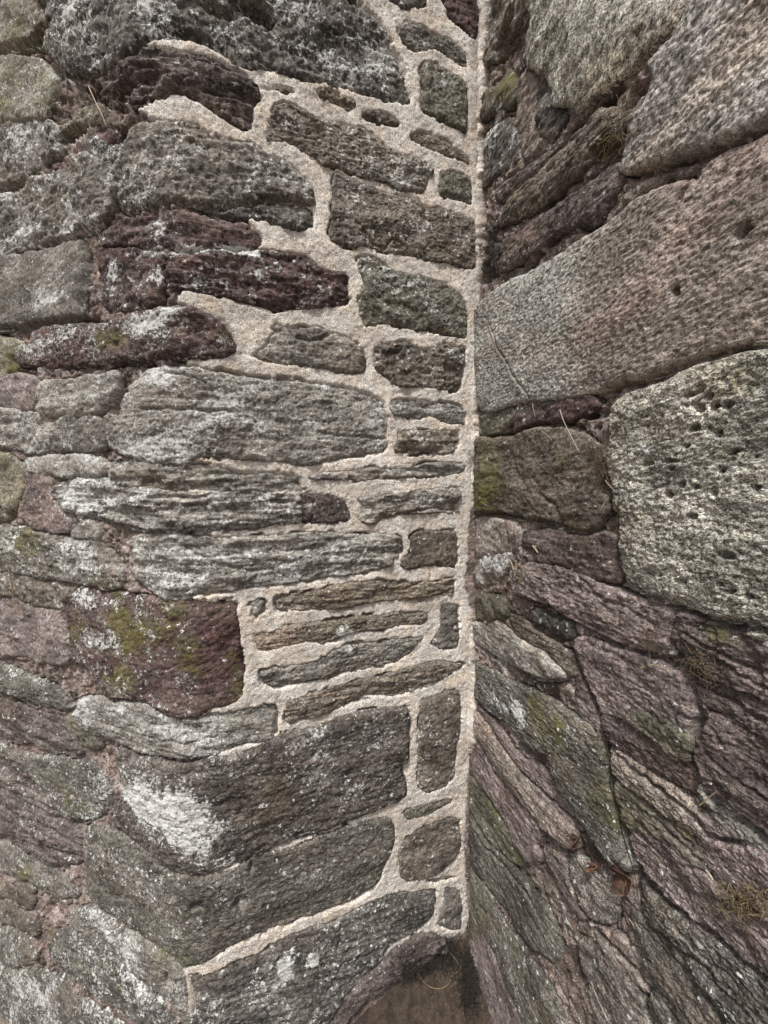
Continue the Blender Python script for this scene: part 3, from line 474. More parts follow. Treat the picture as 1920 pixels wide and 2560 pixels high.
def stone_material():
    m, t, bs = newmat('weathered_sandstone'); b = NB(t)
    uv = b.attr('suv'); tint = b.attr('tint', 'Color')
    msk = b.n('ShaderNodeSeparateXYZ'); b.l(b.attr('msk'), msk.inputs[0])
    L, O, GR = msk.outputs
    fine = b.noise(uv, 420, 3, .7)                       # sand grains
    mid = b.noise(uv, 95, 5, .62, .3)
    stri = b.noise(b.vscale(uv, (18, 150, 18)), 1, 5, .65)
    coarse = b.noise(uv, 22, 4, .6)
    g1 = b.ramp(fine, .38, .64, .30, 1.95)
    g2 = b.ramp(mid, .34, .66, .55, 1.45)
    g3 = b.m('ADD', 1.0, b.m('MULTIPLY', b.ramp(stri, .34, .66, -.26, .26), GR))
    ga = b.attr('tint', 'Alpha'); g1 = b.m('ADD', 1.0, b.m('MULTIPLY', b.m('SUBTRACT', g1, 1.0), ga))
    v = b.m('MULTIPLY', g1, g2); v = b.m('MULTIPLY', v, g3)
    vv = b.n('ShaderNodeCombineXYZ'); [b.l(v, vv.inputs[i]) for i in range(3)]
    k = b.n('ShaderNodeVectorMath', operation='MULTIPLY'); b.l(tint, k.inputs[0]); b.l(vv.outputs[0], k.inputs[1])
    col = k.outputs[0]
    # grey crustose film
    film = b.noise(uv, 60, 6, .7, .4)
    f1 = b.m('MULTIPLY', b.ramp(film, .47, .60), b.m('MULTIPLY', b.m('ADD', L, .05), .60, clamp=True))
    col = b.mix(f1, col, (.36, .345, .325))
    # ochre / green growth
    on = b.noise(uv, 120, 6, .75)
    of = b.m('MULTIPLY', b.ramp(b.m('ADD', on, b.m('MULTIPLY', O, .26)), .60, .82), .60, clamp=True)
    gcol = b.mix(b.ramp(coarse, .4, .6), (.135, .120, .022), (.085, .090, .028))
    col = b.mix(of, col, gcol)
    # dark pores
    pn = b.noise(uv, 230, 2, .5)
    pf = b.m('MULTIPLY', b.ramp(pn, .60, .70), .65)
    col = b.mix(pf, col, (.035, .032, .028))
    # white lichen crusts, crisp
    wn = b.noise(uv, 120, 8, .78, .05); wc = b.noise(uv, 26, 4, .6)
    th = b.m('ADD', b.m('MULTIPLY', wn, .78), b.m('MULTIPLY', wc, .22))
    edge = b.m('SUBTRACT', .618, b.m('MULTIPLY', L, .135))
    wf = b.ramp(th, edge, b.m('ADD', edge, .022))
    wcol = b.mix(b.ramp(fine, .35, .65), (.36, .362, .35), (.74, .745, .73))
    wob = b.n('ShaderNodeVectorMath', operation='MULTIPLY_ADD'); nz = b.n('ShaderNodeTexNoise'); b.l(uv, nz.inputs['Vector']); nz.inputs['Scale'].default_value = 260; nz.inputs['Detail'].default_value = 3
    b.l(nz.outputs['Color'], wob.inputs[0]); wob.inputs[1].default_value = (.018, .018, .018); b.l(uv, wob.inputs[2])
    vo = b.n('ShaderNodeTexVoronoi'); b.l(wob.outputs[0], vo.inputs['Vector']); vo.inputs['Scale'].default_value = 95
    sc = b.n('ShaderNodeSeparateColor'); b.l(vo.outputs['Color'], sc.inputs[0])
    clus = b.ramp(b.noise(uv, 24, 4, .65), .49, .60)
    pick = b.ramp(b.m('SUBTRACT', b.m('MULTIPLY', b.m('MULTIPLY', L, .75), b.m('ADD', .03, clus)), sc.outputs[0]), -.01, .01)
    spf = b.m('MULTIPLY', pick, b.ramp(vo.outputs['Distance'], .50, .42))
    wn2 = b.noise(uv, 62, 8, .74, .3); e2 = b.m('SUBTRACT', .648, b.m('MULTIPLY', L, .12))
    e2 = b.m('SUBTRACT', e2, b.m('MULTIPLY', clus, .035))
    wf = b.m('MAXIMUM', b.m('MAXIMUM', wf, spf), b.ramp(wn2, e2, b.m('ADD', e2, .016)))
    col = b.mix(b.m('MULTIPLY', wf, .92), col, wcol)
    b.l(col, bs.inputs['Base Color']); bs.inputs['Roughness'].default_value = .92
    bs.inputs['Specular IOR Level'].default_value = .22
    hgt = b.m('ADD', b.m('MULTIPLY', fine, .5), b.m('MULTIPLY', mid, 1.3))
    hgt = b.m('ADD', hgt, b.m('MULTIPLY', stri, b.m('ADD', .1, GR))); hgt = b.m('SUBTRACT', hgt, b.m('MULTIPLY', pf, .9))
    hgt = b.m('ADD', hgt, b.m('MULTIPLY', wf, .25))
    bp = b.n('ShaderNodeBump'); bp.inputs['Strength'].default_value = .9; bp.inputs['Distance'].default_value = .0034
    b.l(hgt, bp.inputs['Height']); b.l(bp.outputs[0], bs.inputs['Normal'])
    return m
def mortar_material():
    m, t, bs = newmat('lime_mortar'); b = NB(t)
    uv = b.attr('suv'); tint = b.attr('tint', 'Color')
    msk = b.n('ShaderNodeSeparateXYZ'); b.l(b.attr('msk'), msk.inputs[0])
    L, O, NW = msk.outputs
    fine = b.noise(uv, 520, 3, .7); mid = b.noise(uv, 190, 5, .75, .1); big = b.noise(uv, 9, 4, .6)
    v = b.m('MULTIPLY', b.ramp(fine, .40, .60, .40, 1.36), b.ramp(mid, .34, .66, .72, 1.15))
    v = b.m('MULTIPLY', v, b.ramp(big, .35, .65, .88, 1.1))
    vv = b.n('ShaderNodeCombineXYZ'); [b.l(v, vv.inputs[i]) for i in range(3)]
    k = b.n('ShaderNodeVectorMath', operation='MULTIPLY'); b.l(tint, k.inputs[0]); b.l(vv.outputs[0], k.inputs[1])
    col = k.outputs[0]
    hue = b.noise(uv, 14, 3, .6)
    col = b.mix(b.m('MULTIPLY', b.ramp(hue, .48, .68), .45), col, b.mix(1.0, col, (1.08, .95, .80), 'MULTIPLY'))
    sp = b.noise(uv, 300, 2, .5)
    col = b.mix(b.m('MULTIPLY', b.ramp(sp, .62, .70), b.m('SUBTRACT', .8, b.m('MULTIPLY', NW, .42))), col, (.05, .042, .035))
    wn = b.noise(uv, 80, 7, .72, .25)
    edge = b.m('SUBTRACT', .72, b.m('MULTIPLY', L, .2))
    wf = b.ramp(wn, edge, b.m('ADD', edge, .04)); col = b.mix(b.m('MULTIPLY', wf, .9), col, (.6, .6, .58))
    on = b.noise(uv, 60, 5, .65)
    of = b.m('MULTIPLY', b.ramp(b.m('ADD', on, b.m('MULTIPLY', O, .30)), .62, .80), .6, clamp=True)
    col = b.mix(of, col, (.12, .115, .03))
    b.l(col, bs.inputs['Base Color']); bs.inputs['Roughness'].default_value = .96; bs.inputs['Specular IOR Level'].default_value = .15
    hgt = b.m('ADD', b.m('MULTIPLY', fine, .9), b.m('MULTIPLY', mid, 1.3))
    bp = b.n('ShaderNodeBump'); bp.inputs['Strength'].default_value = 1.0; bp.inputs['Distance'].default_value = .0036
    b.l(hgt, bp.inputs['Height']); b.l(bp.outputs[0], bs.inputs['Normal'])
    return m
def soil(name, c1, c2, scale):
    m, t, bs = newmat(name); b = NB(t); tc = b.n('ShaderNodeTexCoord').outputs['Object']
    n = b.noise(tc, scale, 6, .7, .4); f = b.noise(tc, 420, 3, .7); p = b.noise(tc, 190, 3, .6)
    col = b.mix(b.ramp(n, .35, .65), c1, c2)
    v = b.ramp(f, .36, .64, .45, 1.6); vv = b.n('ShaderNodeCombineXYZ'); [b.l(v, vv.inputs[i]) for i in range(3)]
    k = b.n('ShaderNodeVectorMath', operation='MULTIPLY'); b.l(col, k.inputs[0]); b.l(vv.outputs[0], k.inputs[1])
    col = b.mix(b.m('MULTIPLY', b.ramp(p, .60, .66), .5), k.outputs[0], (.12, .10, .085))
    b.l(col, bs.inputs['Base Color']); bs.inputs['Roughness'].default_value = .97
    h = b.m('ADD', n, b.m('MULTIPLY', f, .5)); bp = b.n('ShaderNodeBump'); bp.inputs['Strength'].default_value = .9; bp.inputs['Distance'].default_value = .005
    b.l(h, bp.inputs['Height']); b.l(bp.outputs[0], bs.inputs['Normal'])
    return m
def plain(name, c1, c2, scale=200, rough=.85):
    if scale < 80: return soil(name, c1, c2, scale)
    m, t, bs = newmat(name); b = NB(t)
    tc = b.n('ShaderNodeTexCoord').outputs['Object']
    n = b.noise(tc, scale, 4, .65); col = b.mix(b.ramp(n, .35, .65), c1, c2)
    b.l(col, bs.inputs['Base Color']); bs.inputs['Roughness'].default_value = rough
    bp = b.n('ShaderNodeBump'); bp.inputs['Strength'].default_value = .5; bp.inputs['Distance'].default_value = .002
    b.l(n, bp.inputs['Height']); b.l(bp.outputs[0], bs.inputs['Normal'])
    return m
MS, MM = stone_material(), mortar_material()

# ---------------------------------------------------------------- mesh builders
def make_mesh(name, V, F, mat, attrs, parent=None, smooth=True, uvw=None):
    me = bpy.data.meshes.new(name)
    V = np.asarray(V, np.float32); F = np.asarray(F, np.int32)
    me.vertices.add(len(V)); me.vertices.foreach_set('co', V.ravel())
    me.loops.add(F.size); me.loops.foreach_set('vertex_index', F.ravel())
    me.polygons.add(len(F)); me.polygons.foreach_set('loop_start', np.arange(0, F.size, F.shape[1], dtype=np.int32))
    me.update(calc_edges=True)
    if smooth: me.polygons.foreach_set('use_smooth', np.ones(len(F), bool))
    for an, (ty, arr) in attrs.items():
        a = me.attributes.new(an, ty, 'POINT')
        a.data.foreach_set('color' if ty == 'FLOAT_COLOR' else 'vector', np.asarray(arr, np.float32).ravel())
    me.materials.append(mat)
    o = bpy.data.objects.new(name, me); scn.collection.objects.link(o)
    if parent: o.parent = parent
    return o
def grid_faces(nx, nz, keep):
    idx = np.arange(nx*nz).reshape(nz, nx)
    q = np.stack([idx[:-1, :-1], idx[:-1, 1:], idx[1:, 1:], idx[1:, :-1]], -1).reshape(-1, 4)
    return q[keep[q].all(1)]
def compact(F, arrs):
    u, inv = np.unique(F, return_inverse=True)
    return inv.reshape(F.shape), [a[u] for a in arrs]

POLYS = {id(WAB): [], id(WC): []}
PX = 1.75                                       # grid pitch in pixels of the 1659-wide frame... times this
def undul(W, S, Z):
    k = 0 if W is WAB else 7
    if W not in (WAB, WC): return np.zeros(np.shape(S))
    return fbm(S*1.7+3+k, Z*1.3, 3, 77+k)*.012
def build_stone(W, spec, i, parent):
    pal, lich, och, stri, rel, hb, s = spec
    if W is WAB and s[0] == 'a': hb = hb*.6
    P = parse(s); px0, px1, py0, py1 = P[:, 0].min(), P[:, 0].max(), P[:, 1].min(), P[:, 1].max()
    S, Z = W.trace(P[:, 0], P[:, 1]); S = np.maximum(S, .004)
    left = px0 < 300 and W is WAB
    Q = smooth_poly(np.stack([S, Z], 1), .005, .0065 if W is WAB else .005, i+3, .0095 if left else (-.0022 if W is WAB else .008))
    Q[:, 0] = np.maximum(Q[:, 0], .003 if W is WAB else np.maximum(corner_edge(Q[:, 1])-.006, .003))
    POLYS[id(W)].append((Q, hb*.001))
    s0, s1, z0, z1 = Q[:, 0].min(), Q[:, 0].max(), Q[:, 1].min(), Q[:, 1].max()
    nx = int(np.clip((px1-px0)/2.7, 8, 400)); nz = int(np.clip((py1-py0)/2.7, 8, 400))
    gs = np.linspace(s0-.002, s1+.002, nx); gz = np.linspace(z0-.002, z1+.002, nz)
    X, Y = np.meshgrid(gs, gz); X = X.ravel(); Y = Y.ravel()
    ins = inside(X, Y, Q)
    I = ins.reshape(nz, nx); N_ = np.zeros_like(I)
    N_[1:] |= I[:-1]; N_[:-1] |= I[1:]; N_[:, 1:] |= I[:, :-1]; N_[:, :-1] |= I[:, 1:]
    N_[1:, 1:] |= I[:-1, :-1]; N_[:-1, :-1] |= I[1:, 1:]; N_[1:, :-1] |= I[:-1, 1:]; N_[:-1, 1:] |= I[1:, :-1]
    ring = N_.ravel() & ~ins; keep = ins | ring
    if ins.sum() < 4: return
    d, bx, by = seg_dist(X, Y, Q)
    X = np.where(ring, bx, X); Y = np.where(ring, by, Y); d = np.where(ring, 0, d)
    F = grid_faces(nx, nz, keep)
    F, (X, Y, d) = compact(F, [X, Y, d])
    rng = np.random.RandomState(i+11)
    ang = rng.uniform(-.06, .06); ca, sa = math.cos(ang), math.sin(ang); ox, oy = rng.uniform(-40, 40, 2)
    U = X*ca+Y*sa+ox; V = -X*sa+Y*ca+oy
    gsc = rng.uniform(.75, 1.3); grain = {'PG': 1.0, 'PM': .5, 'GM': .5, 'P': .55, 'M': .6, 'DM': .6}.get(pal, rng.uniform(.45, .95))
    size = math.sqrt(abs((s1-s0)*(z1-z0)))
    # relief
    low = fbm(U*5, V*7, 3, i)*.0065*min(1, size*4+.3)
    midn = fbm(U*24, V*32, 5, i+1, .78)*.0040
    st = fbm(U*5+midn*60, V*75, 4, i+2, .62)*.0030*stri*(.75 if W is WC else 1)
    ter = fbm(U*5+3, V*22, 3, i+4)*3.0
    ter = (np.floor(ter)+sstep(.35, .65, ter-np.floor(ter)))*.0030*stri*sstep(.7, 1.4, stri)
    fac = (np.abs(fbm(U*7+31, V*10, 3, i+40, .55))-.2)*.010+(np.abs(fbm(U*19, V*26+7, 3, i+41, .6))-.2)*.0050
    fin = fbm(U*130, V*170, 2, i+5, .7)*.0030
    rid = -np.clip(np.abs(fbm(U*13, V*20, 3, i+6))*-6+.55, 0, 1)*.0035      # shallow creases
    lich_m, och_m, hol = near_marks(W, X, Y)
    tilt = (U-U.mean())*rng.uniform(-.02, .02)+(V-V.mean())*rng.uniform(-.03, .03)
    rr = .010+.05*size
    dome = (1-np.exp(-d/rr))*(.002+.010*size) - .001
    newp = W is WAB and px0 > 560
    rim = d + fbm(X*60, Y*60, 3, i+8)*.004 + fbm(X*16, Y*16, 3, i+9)*(.002 if newp else .007)
    er = .0018 if newp else (.004 if W is WAB else .003)
    edge = -np.exp(-np.clip(rim, 0, 1)/er)*(.006 if newp else (.010 if W is WAB else .007))
    face = hb*.001 + dome + (low+midn+rid+fac)*rel + st + ter + fin + hol + tilt + undul(W, X, Y)
    H = face + edge*(d < .05)
    H = np.where(d <= 0, H-.004, H)
    # colour: two natural tones of the stone plus bedding streaks
    c1, c2 = np.array(PAL[pal][0]), np.array(PAL[pal][1])
    jit = 1+rng.uniform(-.10, .10)
    mixv = sstep(-.55, .6, fbm(U*8, V*11, 4, i+20, .6)*.9+fbm(U*6, V*60, 3, i+21)*.5*stri)[:, None]
    col = (c2*(1-mixv)+c1*mixv)*jit
    wm = sstep(.1, .6, fbm(U*3.5+9, V*4.5, 3, i+22))[:, None]*.5
    warm = np.array([1.16, 1.0, .84]) if i % 3 else np.array([1.12, .95, .93])
    col = col*(1-wm)+col*warm*wm
    alt = np.array(PAL[('TN', 'G', 'M', 'BR', 'DG', 'LG')[(i*7) % 6]][0])*.8
    bd = sstep(.05, .45, fbm(U*2.2, V*(9+9*min(stri, 1.6)), 4, i+25, .6))[:, None]*(.42 if W is WC else .25)
    if pal in ('PG', 'PM'): bd = bd*0
    if pal == 'GM':
        q = sstep(.42, .66, (X-X.min())/(X.max()-X.min())+fbm(X*5, Y*5, 3, 88)*.12)[:, None]; q = 1-q if False else q
        col = col*(1-q)+col*np.array([1.0, .86, .83])*.84*q; bd = bd*0
    col = col*(1-bd)+alt*bd
    patch = sstep(-.25, .45, fbm(U*7, V*7, 3, i+23))
    lich_v = np.clip(lich*(.45+.9*patch)+lich_m, 0, 1.22); och_v = np.clip(och*(.1+1.3*sstep(-.1, .5, fbm(U*6, V*6, 3, i+24)))+och_m, 0, 1.6)
    n = len(X)
    # skirt
    E_ = np.concatenate([F[:, [0, 1]], F[:, [1, 2]], F[:, [2, 3]], F[:, [3, 0]]]); key = np.sort(E_, 1)
    kk = key[:, 0].astype(np.int64)*n+key[:, 1]
    _, fi, cnt = np.unique(kk, return_index=True, return_counts=True)
    be = E_[fi[cnt == 1]]; bv = np.unique(be); mp = np.zeros(n, int); mp[bv] = np.arange(len(bv))+n
    SF = np.stack([be[:, 1], be[:, 0], mp[be[:, 0]], mp[be[:, 1]]], 1)
    V3 = W.place(X, Y, H); V3b = W.place(X[bv], Y[bv], np.full(len(bv), -.055))
    suv = np.stack([U, V, H], 1)*gsc
    ext = lambda a: np.concatenate([a, a[bv]])
    tint = np.concatenate([col, np.full((n, 1), grain)], 1)
    msk = np.stack([lich_v, och_v, np.full(n, min(stri, 1.5))], 1)
    sb = suv[bv].copy(); sb[:, 2] -= .055
    FF = np.concatenate([F, SF])
    if flip[id(W)]: FF = FF[:, ::-1]
    make_mesh('stone', np.concatenate([V3, V3b]), FF, MS,
        {'suv': ('FLOAT_VECTOR', np.concatenate([suv, sb])), 'tint': ('FLOAT_COLOR', ext(tint)), 'msk': ('FLOAT_VECTOR', ext(msk))}, parent)
# orientation of (S, Z) against the outward normal
def _flip(W):
    a = W.place(np.array([.5, .52, .5]), np.array([1., 1., 1.02]), np.zeros(3))
    n = np.cross(a[1]-a[0], a[2]-a[0]); nx, ny = W.nrm(np.array([.5]))
    return n[0]*nx[0]+n[1]*ny[0] < 0
flip = {id(WAB): _flip(WAB), id(WC): _flip(WC)}

def build_mortar(W, parent, s_lo, s_hi, ds, z_lo, z_hi, dz, name='mortar'):
    gs = np.arange(s_lo, s_hi, ds); gz = np.arange(z_lo, z_hi, dz); nx, nz = len(gs), len(gz)
    X, Y = np.meshgrid(gs, gz); X = X.ravel(); Y = Y.ravel()
    n0 = len(X); dep = np.full(n0, -1.0)                 # depth under a stone
    for Q, hb in POLYS[id(W)]:
        i0, i1 = np.searchsorted(gs, [Q[:, 0].min(), Q[:, 0].max()]); j0, j1 = np.searchsorted(gz, [Q[:, 1].min(), Q[:, 1].max()])
        if i1 <= i0 or j1 <= j0: continue
        sub = (np.arange(j0, j1)[:, None]*nx+np.arange(i0, i1)[None]).ravel()
        ins = inside(X[sub], Y[sub], Q); sub = sub[ins]
        if not len(sub): continue
        d, _, _ = seg_dist(X[sub], Y[sub], Q); dep[sub] = np.maximum(dep[sub], d)
    px, py = W.pix(X, Y)
    vis = (px > -90) & (px < 1749) & (py > -110) & (py < 2330)
    keep = (dep < .016) & vis
    I = (dep > 0).reshape(nz, nx); N_ = I.copy()
    N_[1:] |= I[:-1]; N_[:-1] |= I[1:]; N_[:, 1:] |= I[:, :-1]; N_[:, :-1] |= I[:, 1:]
    near = N_.ravel().astype(float)
    F = grid_faces(nx, nz, keep); F, (X, Y, dep, px, py, near) = compact(F, [X, Y, dep, px, py, near])
    n = len(X)
    a = fbm(X*14, Y*14, 4, 301, .6); b_ = fbm(X*60, Y*60, 4, 302, .65); c = fbm(X*220, Y*220, 2, 303, .7)
    lich_m, och_m, hol = near_marks(W, X, Y)
    if W is WAB:
        ys = [-200, 60, 97, 160, 233, 300, 489, 650, 773, 989, 1145, 1296, 1544, 1629, 1884, 2085, 2400]
        xs = [500, 420, 318, 330, 292, 400, 552, 380, 400, 408, 420, 405, 405, 446, 465, 395, 380]
        nw = sstep(-7, 7, px-np.interp(py, ys, xs)+a*26+b_*10)
    else:
        e_ = fbm(X*3+1, Y*7, 4, 341, .65)
        ce = corner_edge(Y); nw = sstep(.006, -.002, X-ce+b_*.008)*.95
    h_new = .0035+a*.0032+b_*.0030+c*.0024
    h_old = (-.007 if W is WAB else -.003)+a*.013+b_*.0095+c*.0030+hol
    pit = np.clip(fbm(X*45, Y*45, 3, 306)-.22, 0, 1)*-.030
    h_old = h_old+pit
    if W is WC: h_new = h_new+.016*sstep(.06, 0, X)+e_*.008
    H = h_old*(1-nw)+h_new*nw
    groove = near*sstep(.08, .30, fbm(X*8, Y*11, 4, 320, .6))
    if W is WC: H = H - .018*np.exp(-((X-ce-.012)/.009)**2)*sstep(-.2, .3, fbm(X*3, Y*5, 3, 321))
    H = H - np.clip(dep, 0, 1)*1.1*(dep > 0) + undul(W, X, Y) - groove*.016
    t = sstep(-.5, .5, fbm(X*9, Y*9, 4, 305))[:, None]
    new = np.array([.77, .69, .615])*(1-t)+np.array([.86, .81, .755])*t
    spk2 = sstep(.1, .6, fbm(X*30, Y*30, 4, 334, .7))[:, None]; new = new*(1-.22*spk2)
    stn = sstep(.15, .55, fbm(X*6+40, Y*3.5, 4, 335, .6))[:, None]*.38; new = new*(1-stn)+np.array([.47, .40, .335])*stn
    if W is WAB: old = np.array([.24, .185, .168])*(1-t)+np.array([.48, .385, .355])*t
    else: old = np.array([.22, .170, .152])*(1-t)+np.array([.46, .375, .34])*t
    spk = sstep(.05, .5, fbm(X*55, Y*55, 3, 333, .7))[:, None]; old = old*(1+.55*spk-.22)
    dk = sstep(-.05, .4, fbm(X*7+5, Y*7, 5, 309, .65))[:, None]*.75
    old = old*(1-dk)+np.array([.09, .07, .058])*dk
    if W is WAB:     # the old strip beside the corner is speckled and greyer at the top
        nw = nw*sstep(-.003, .003, X+corner_edge(Y)+b_*.006)
        lo = sstep(-4, 12, py-np.interp(px, [690, 900, 960, 1000, 1060], [2205, 2052, 2015, 2008, 2000])); nw = nw*(1-lo)
        g = (sstep(1015, 1040, px+a*15)*sstep(700, 300, py))[:, None]; new = new*(1-g)+np.array([.36, .31, .28])*g
    col = old*(1-nw[:, None])+new*nw[:, None]
    msk = np.stack([np.clip((.62+.7*a)*(1-nw), 0, 1)+lich_m*(1-nw)*.7, np.clip(.1+.5*fbm(X*5, Y*5, 3, 311), 0, 1)*(1-nw)+och_m*(1-nw), nw], 1)
    if flip[id(W)]: F = F[:, ::-1]
    o = make_mesh(name, W.place(X, Y, H), F, MM, {'suv': ('FLOAT_VECTOR', np.stack([X, Y, H], 1)),
        'tint': ('FLOAT_COLOR', np.concatenate([col, np.ones((n, 1))], 1)), 'msk': ('FLOAT_VECTOR', msk)}, parent)
    return o

def empty(name, loc, label, cat, group=None):
    o = bpy.data.objects.new(name, None); scn.collection.objects.link(o); o.location = loc
    o['label'] = label; o['category'] = cat
    if group: o['group'] = group
    return o
wl = empty('stone_wall', (0, 0, 0), 'grey and purple rubble wall on the left with a rounded outer edge and pale sandy repointed joints', 'wall')
wr = empty('stone_wall', (0, 0, 0), 'mauve and grey block wall on the right with dark unpointed joints and streaked lower courses', 'wall')
for i, sp in enumerate(AB): build_stone(WAB, sp, i, wl)
for i, sp in enumerate(CW): build_stone(WC, sp, i+200, wr)
build_mortar(WAB, wl, -.01, 2.4, .0042, -.06, 4.5, .0042)
build_mortar(WC, wr, -.01, 1.05, .0036, -.06, 4.5, .0042)

def build_core(W, s_lo, s_hi, parent):
    S = np.linspace(s_lo, s_hi, 60); V = []; 
    for h in (-.058, -.45):
        for z in (-.3, 4.7): V.append(W.place(S, np.full(60, z), np.full(60, h)))
    V = np.concatenate(V); F = []
    for i in range(59):
        F += [[i, i+1, 61+i, 60+i], [120+i, 180+i, 181+i, 121+i], [60+i, 61+i, 181+i, 180+i], [i, 120+i, 121+i, i+1]]
    F += [[0, 60, 180, 120], [59, 179, 239, 119]]
    n = len(V)
    make_mesh('wall_core', V, F, MM, {'suv': ('FLOAT_VECTOR', V), 'tint': ('FLOAT_COLOR', np.tile([.16, .125, .11, 1], (n, 1))),
        'msk': ('FLOAT_VECTOR', np.zeros((n, 3)))}, parent, smooth=False)
build_core(WAB, -.02, 2.5, wl); build_core(WC, -.02, 1.5, wr)

# ---------------------------------------------------------------- ground and footing
DIRT = plain('trodden_earth', (.10, .075, .055), (.19, .15, .115), 60, .97)
def heightfield(name, x0, x1, y0, y1, nx, ny, fn, mat, mask=None, parent=None):
    gx = np.linspace(x0, x1, nx); gy = np.linspace(y0, y1, ny); X, Y = np.meshgrid(gx, gy); X = X.ravel(); Y = Y.ravel()
    F = grid_faces(nx, ny, np.ones(nx*ny, bool) if mask is None else mask(X, Y)); F, (X, Y) = compact(F, [X, Y])
    return make_mesh(name, np.stack([X, Y, fn(X, Y)], 1), F, mat, {}, parent)
g = heightfield('ground', -60, 60, -60, 60, 160, 160, lambda X, Y: fbm(X*.3, Y*.3, 3, 500)*.03*np.clip(np.hypot(X, Y)/4, 0, 1)-.02, DIRT)
g['kind'] = 'structure'
# raised earth-covered footing slab filling the corner
LEDGE = .562
def ledge_z(X, Y):
    r = np.hypot(X-K[0], Y-K[1])
    z = LEDGE-.38*r+fbm(X*7, Y*7, 4, 510)*.012+fbm(X*60, Y*60, 3, 512)*.003
    z -= sstep(.56, .66, r+fbm(X*5, Y*5, 3, 511)*.04)*(.5)
    return z
ft = empty('footing', (float(K[0]), float(K[1]), 0), 'flat brown footing slab dusted with soil in the corner between the two walls', 'footing')
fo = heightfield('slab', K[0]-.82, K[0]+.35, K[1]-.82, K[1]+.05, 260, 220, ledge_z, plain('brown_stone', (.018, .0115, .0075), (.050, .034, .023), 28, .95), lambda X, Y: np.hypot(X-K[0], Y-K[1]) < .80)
fo.parent = ft; fo.matrix_parent_inverse = ft.matrix_basis.inverted()

class Slab:                       # lets a traced point land on the footing slab
    def trace(s, px, py):
        F = 2212*LENS/36; X = (np.atleast_1d(px).astype(float)-829.5)/F; Y = (1106-np.atleast_1d(py).astype(float))/F
        dy = math.cos(PITCH)+Y*math.sin(PITCH); dz = -math.sin(PITCH)+Y*math.cos(PITCH)
        z = np.full(X.shape, LEDGE-.08)
        for _ in range(6):
            k = (z-CAM_Z)/dz; z = ledge_z(X*k, dy*k)
        k = (z-CAM_Z)/dz
        return (X*k)[0], (dy*k)[0]
    def place(s, S, Z, h):
        S = np.atleast_1d(S); Z = np.atleast_1d(Z); return np.stack([S, Z, ledge_z(S, Z)+h], 1)
SL = Slab()
# ---------------------------------------------------------------- loose things
def on(W, t, x, y, lift=.004):
    px, py = tp(t, x, y); S, Z = W.trace(px, py); S = np.atleast_1d(S); Z = np.atleast_1d(Z)
    # sit on the traced relief: rough estimate of the face there
    return Vector(W.place(S, Z, np.array([lift])+undul(W, S, Z))[0])
def tubes(name, paths, mat, sides=5):
    V = []; F = []
    for P, r0, r1 in paths:
        P = [Vector(p) for p in P]; Q = []
        for i in range(len(P)-1):
            a = P[max(i-1, 0)]; b = P[i]; c = P[i+1]; d = P[min(i+2, len(P)-1)]
            for j in range(4):
                t = j/4; Q.append(.5*((2*b)+(-a+c)*t+(2*a-5*b+4*c-d)*t*t+(-a+3*b-3*c+d)*t**3))
        Q.append(P[-1]); n = len(Q); base = len(V)
        for i, q in enumerate(Q):
            T = (Q[min(i+1, n-1)]-Q[max(i-1, 0)]).normalized(); A = T.orthogonal().normalized(); B = T.cross(A)
            r = r0+(r1-r0)*i/(n-1)
            for k in range(sides):
                an = 2*math.pi*k/sides; V.append(q+(A*math.cos(an)+B*math.sin(an))*r)
        for i in range(n-1):
            for k in range(sides):
                k2 = (k+1) % sides; F.append([base+i*sides+k, base+i*sides+k2, base+(i+1)*sides+k2, base+(i+1)*sides+k])
    c = sum(V, Vector())/len(V)
    o = make_mesh(name, np.array([v-c for v in V]), F, mat, {}); o.location = c
    return o
STRAW = plain('dry_straw', (.20, .155, .095), (.34, .27, .18), 300); TWIG = plain('dead_twig', (.13, .085, .055), (.24, .17, .12), 300)
PALE = plain('bleached_wood', (.24, .205, .16), (.42, .38, .32), 300); HAIR = plain('dead_roots', (.05, .034, .02), (.18, .13, .08), 300)
HAY = plain('old_grass', (.10, .075, .036), (.26, .20, .11), 300)
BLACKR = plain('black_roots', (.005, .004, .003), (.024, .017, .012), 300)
rnd = random.Random(4)
def stick(name, label, cat, W, pts, r, mat, lift=.010, group=None, r1=None):
    toks = parse(pts); P = []
    for i, (px, py) in enumerate(toks):
        S, Z = W.trace(px, py); P.append(Vector(W.place(np.array([float(S)]), np.array([float(Z)]), np.array([lift+rnd.uniform(-.001, .004)])+undul(W, np.array([float(S)]), np.array([float(Z)])))[0]))
    o = tubes(name, [(P, r, r1 if r1 else r*.55)], mat); o['label'] = label; o['category'] = cat
    if group: o['group'] = group
    return o
stick('straw', 'long pinkish straw hanging over the dark hollows at the upper left', 'straw', WAB, 'a0 612 590 650 680 690 760 705 805', .0014, plain('pink_straw', (.42, .27, .2), (.55, .4, .3)), .03)
stick('straw', 'bent yellow straw in the black hollow left of the folded purple stone', 'straw', WAB, 'a0 385 800 405 828 432 800 455 768', .0010, STRAW, .022)
stick('straw', 'thin upright pale straw on the lichened grey stone at upper left', 'straw', WAB, 'a0 540 1100 535 1160 542 1200', .0009, STRAW, .026)
stick('twig', 'dark upright twig stuck in the old mortar at the left edge', 'twig', WAB, 'a2 108 478 125 570 145 700 165 750 195 800', .0022, TWIG, .03)
stick('twig', 'short reddish twig leaning below the dark upright twig at left', 'twig', WAB, 'a2 8 830 28 790 42 755', .0018, TWIG, .03)
stick('twig', 'small dark twig standing against the thin brown stone under the square stone', 'twig', WAB, 'b2 1112 545 1108 580 1085 610 1068 642', .0018, TWIG, .014)
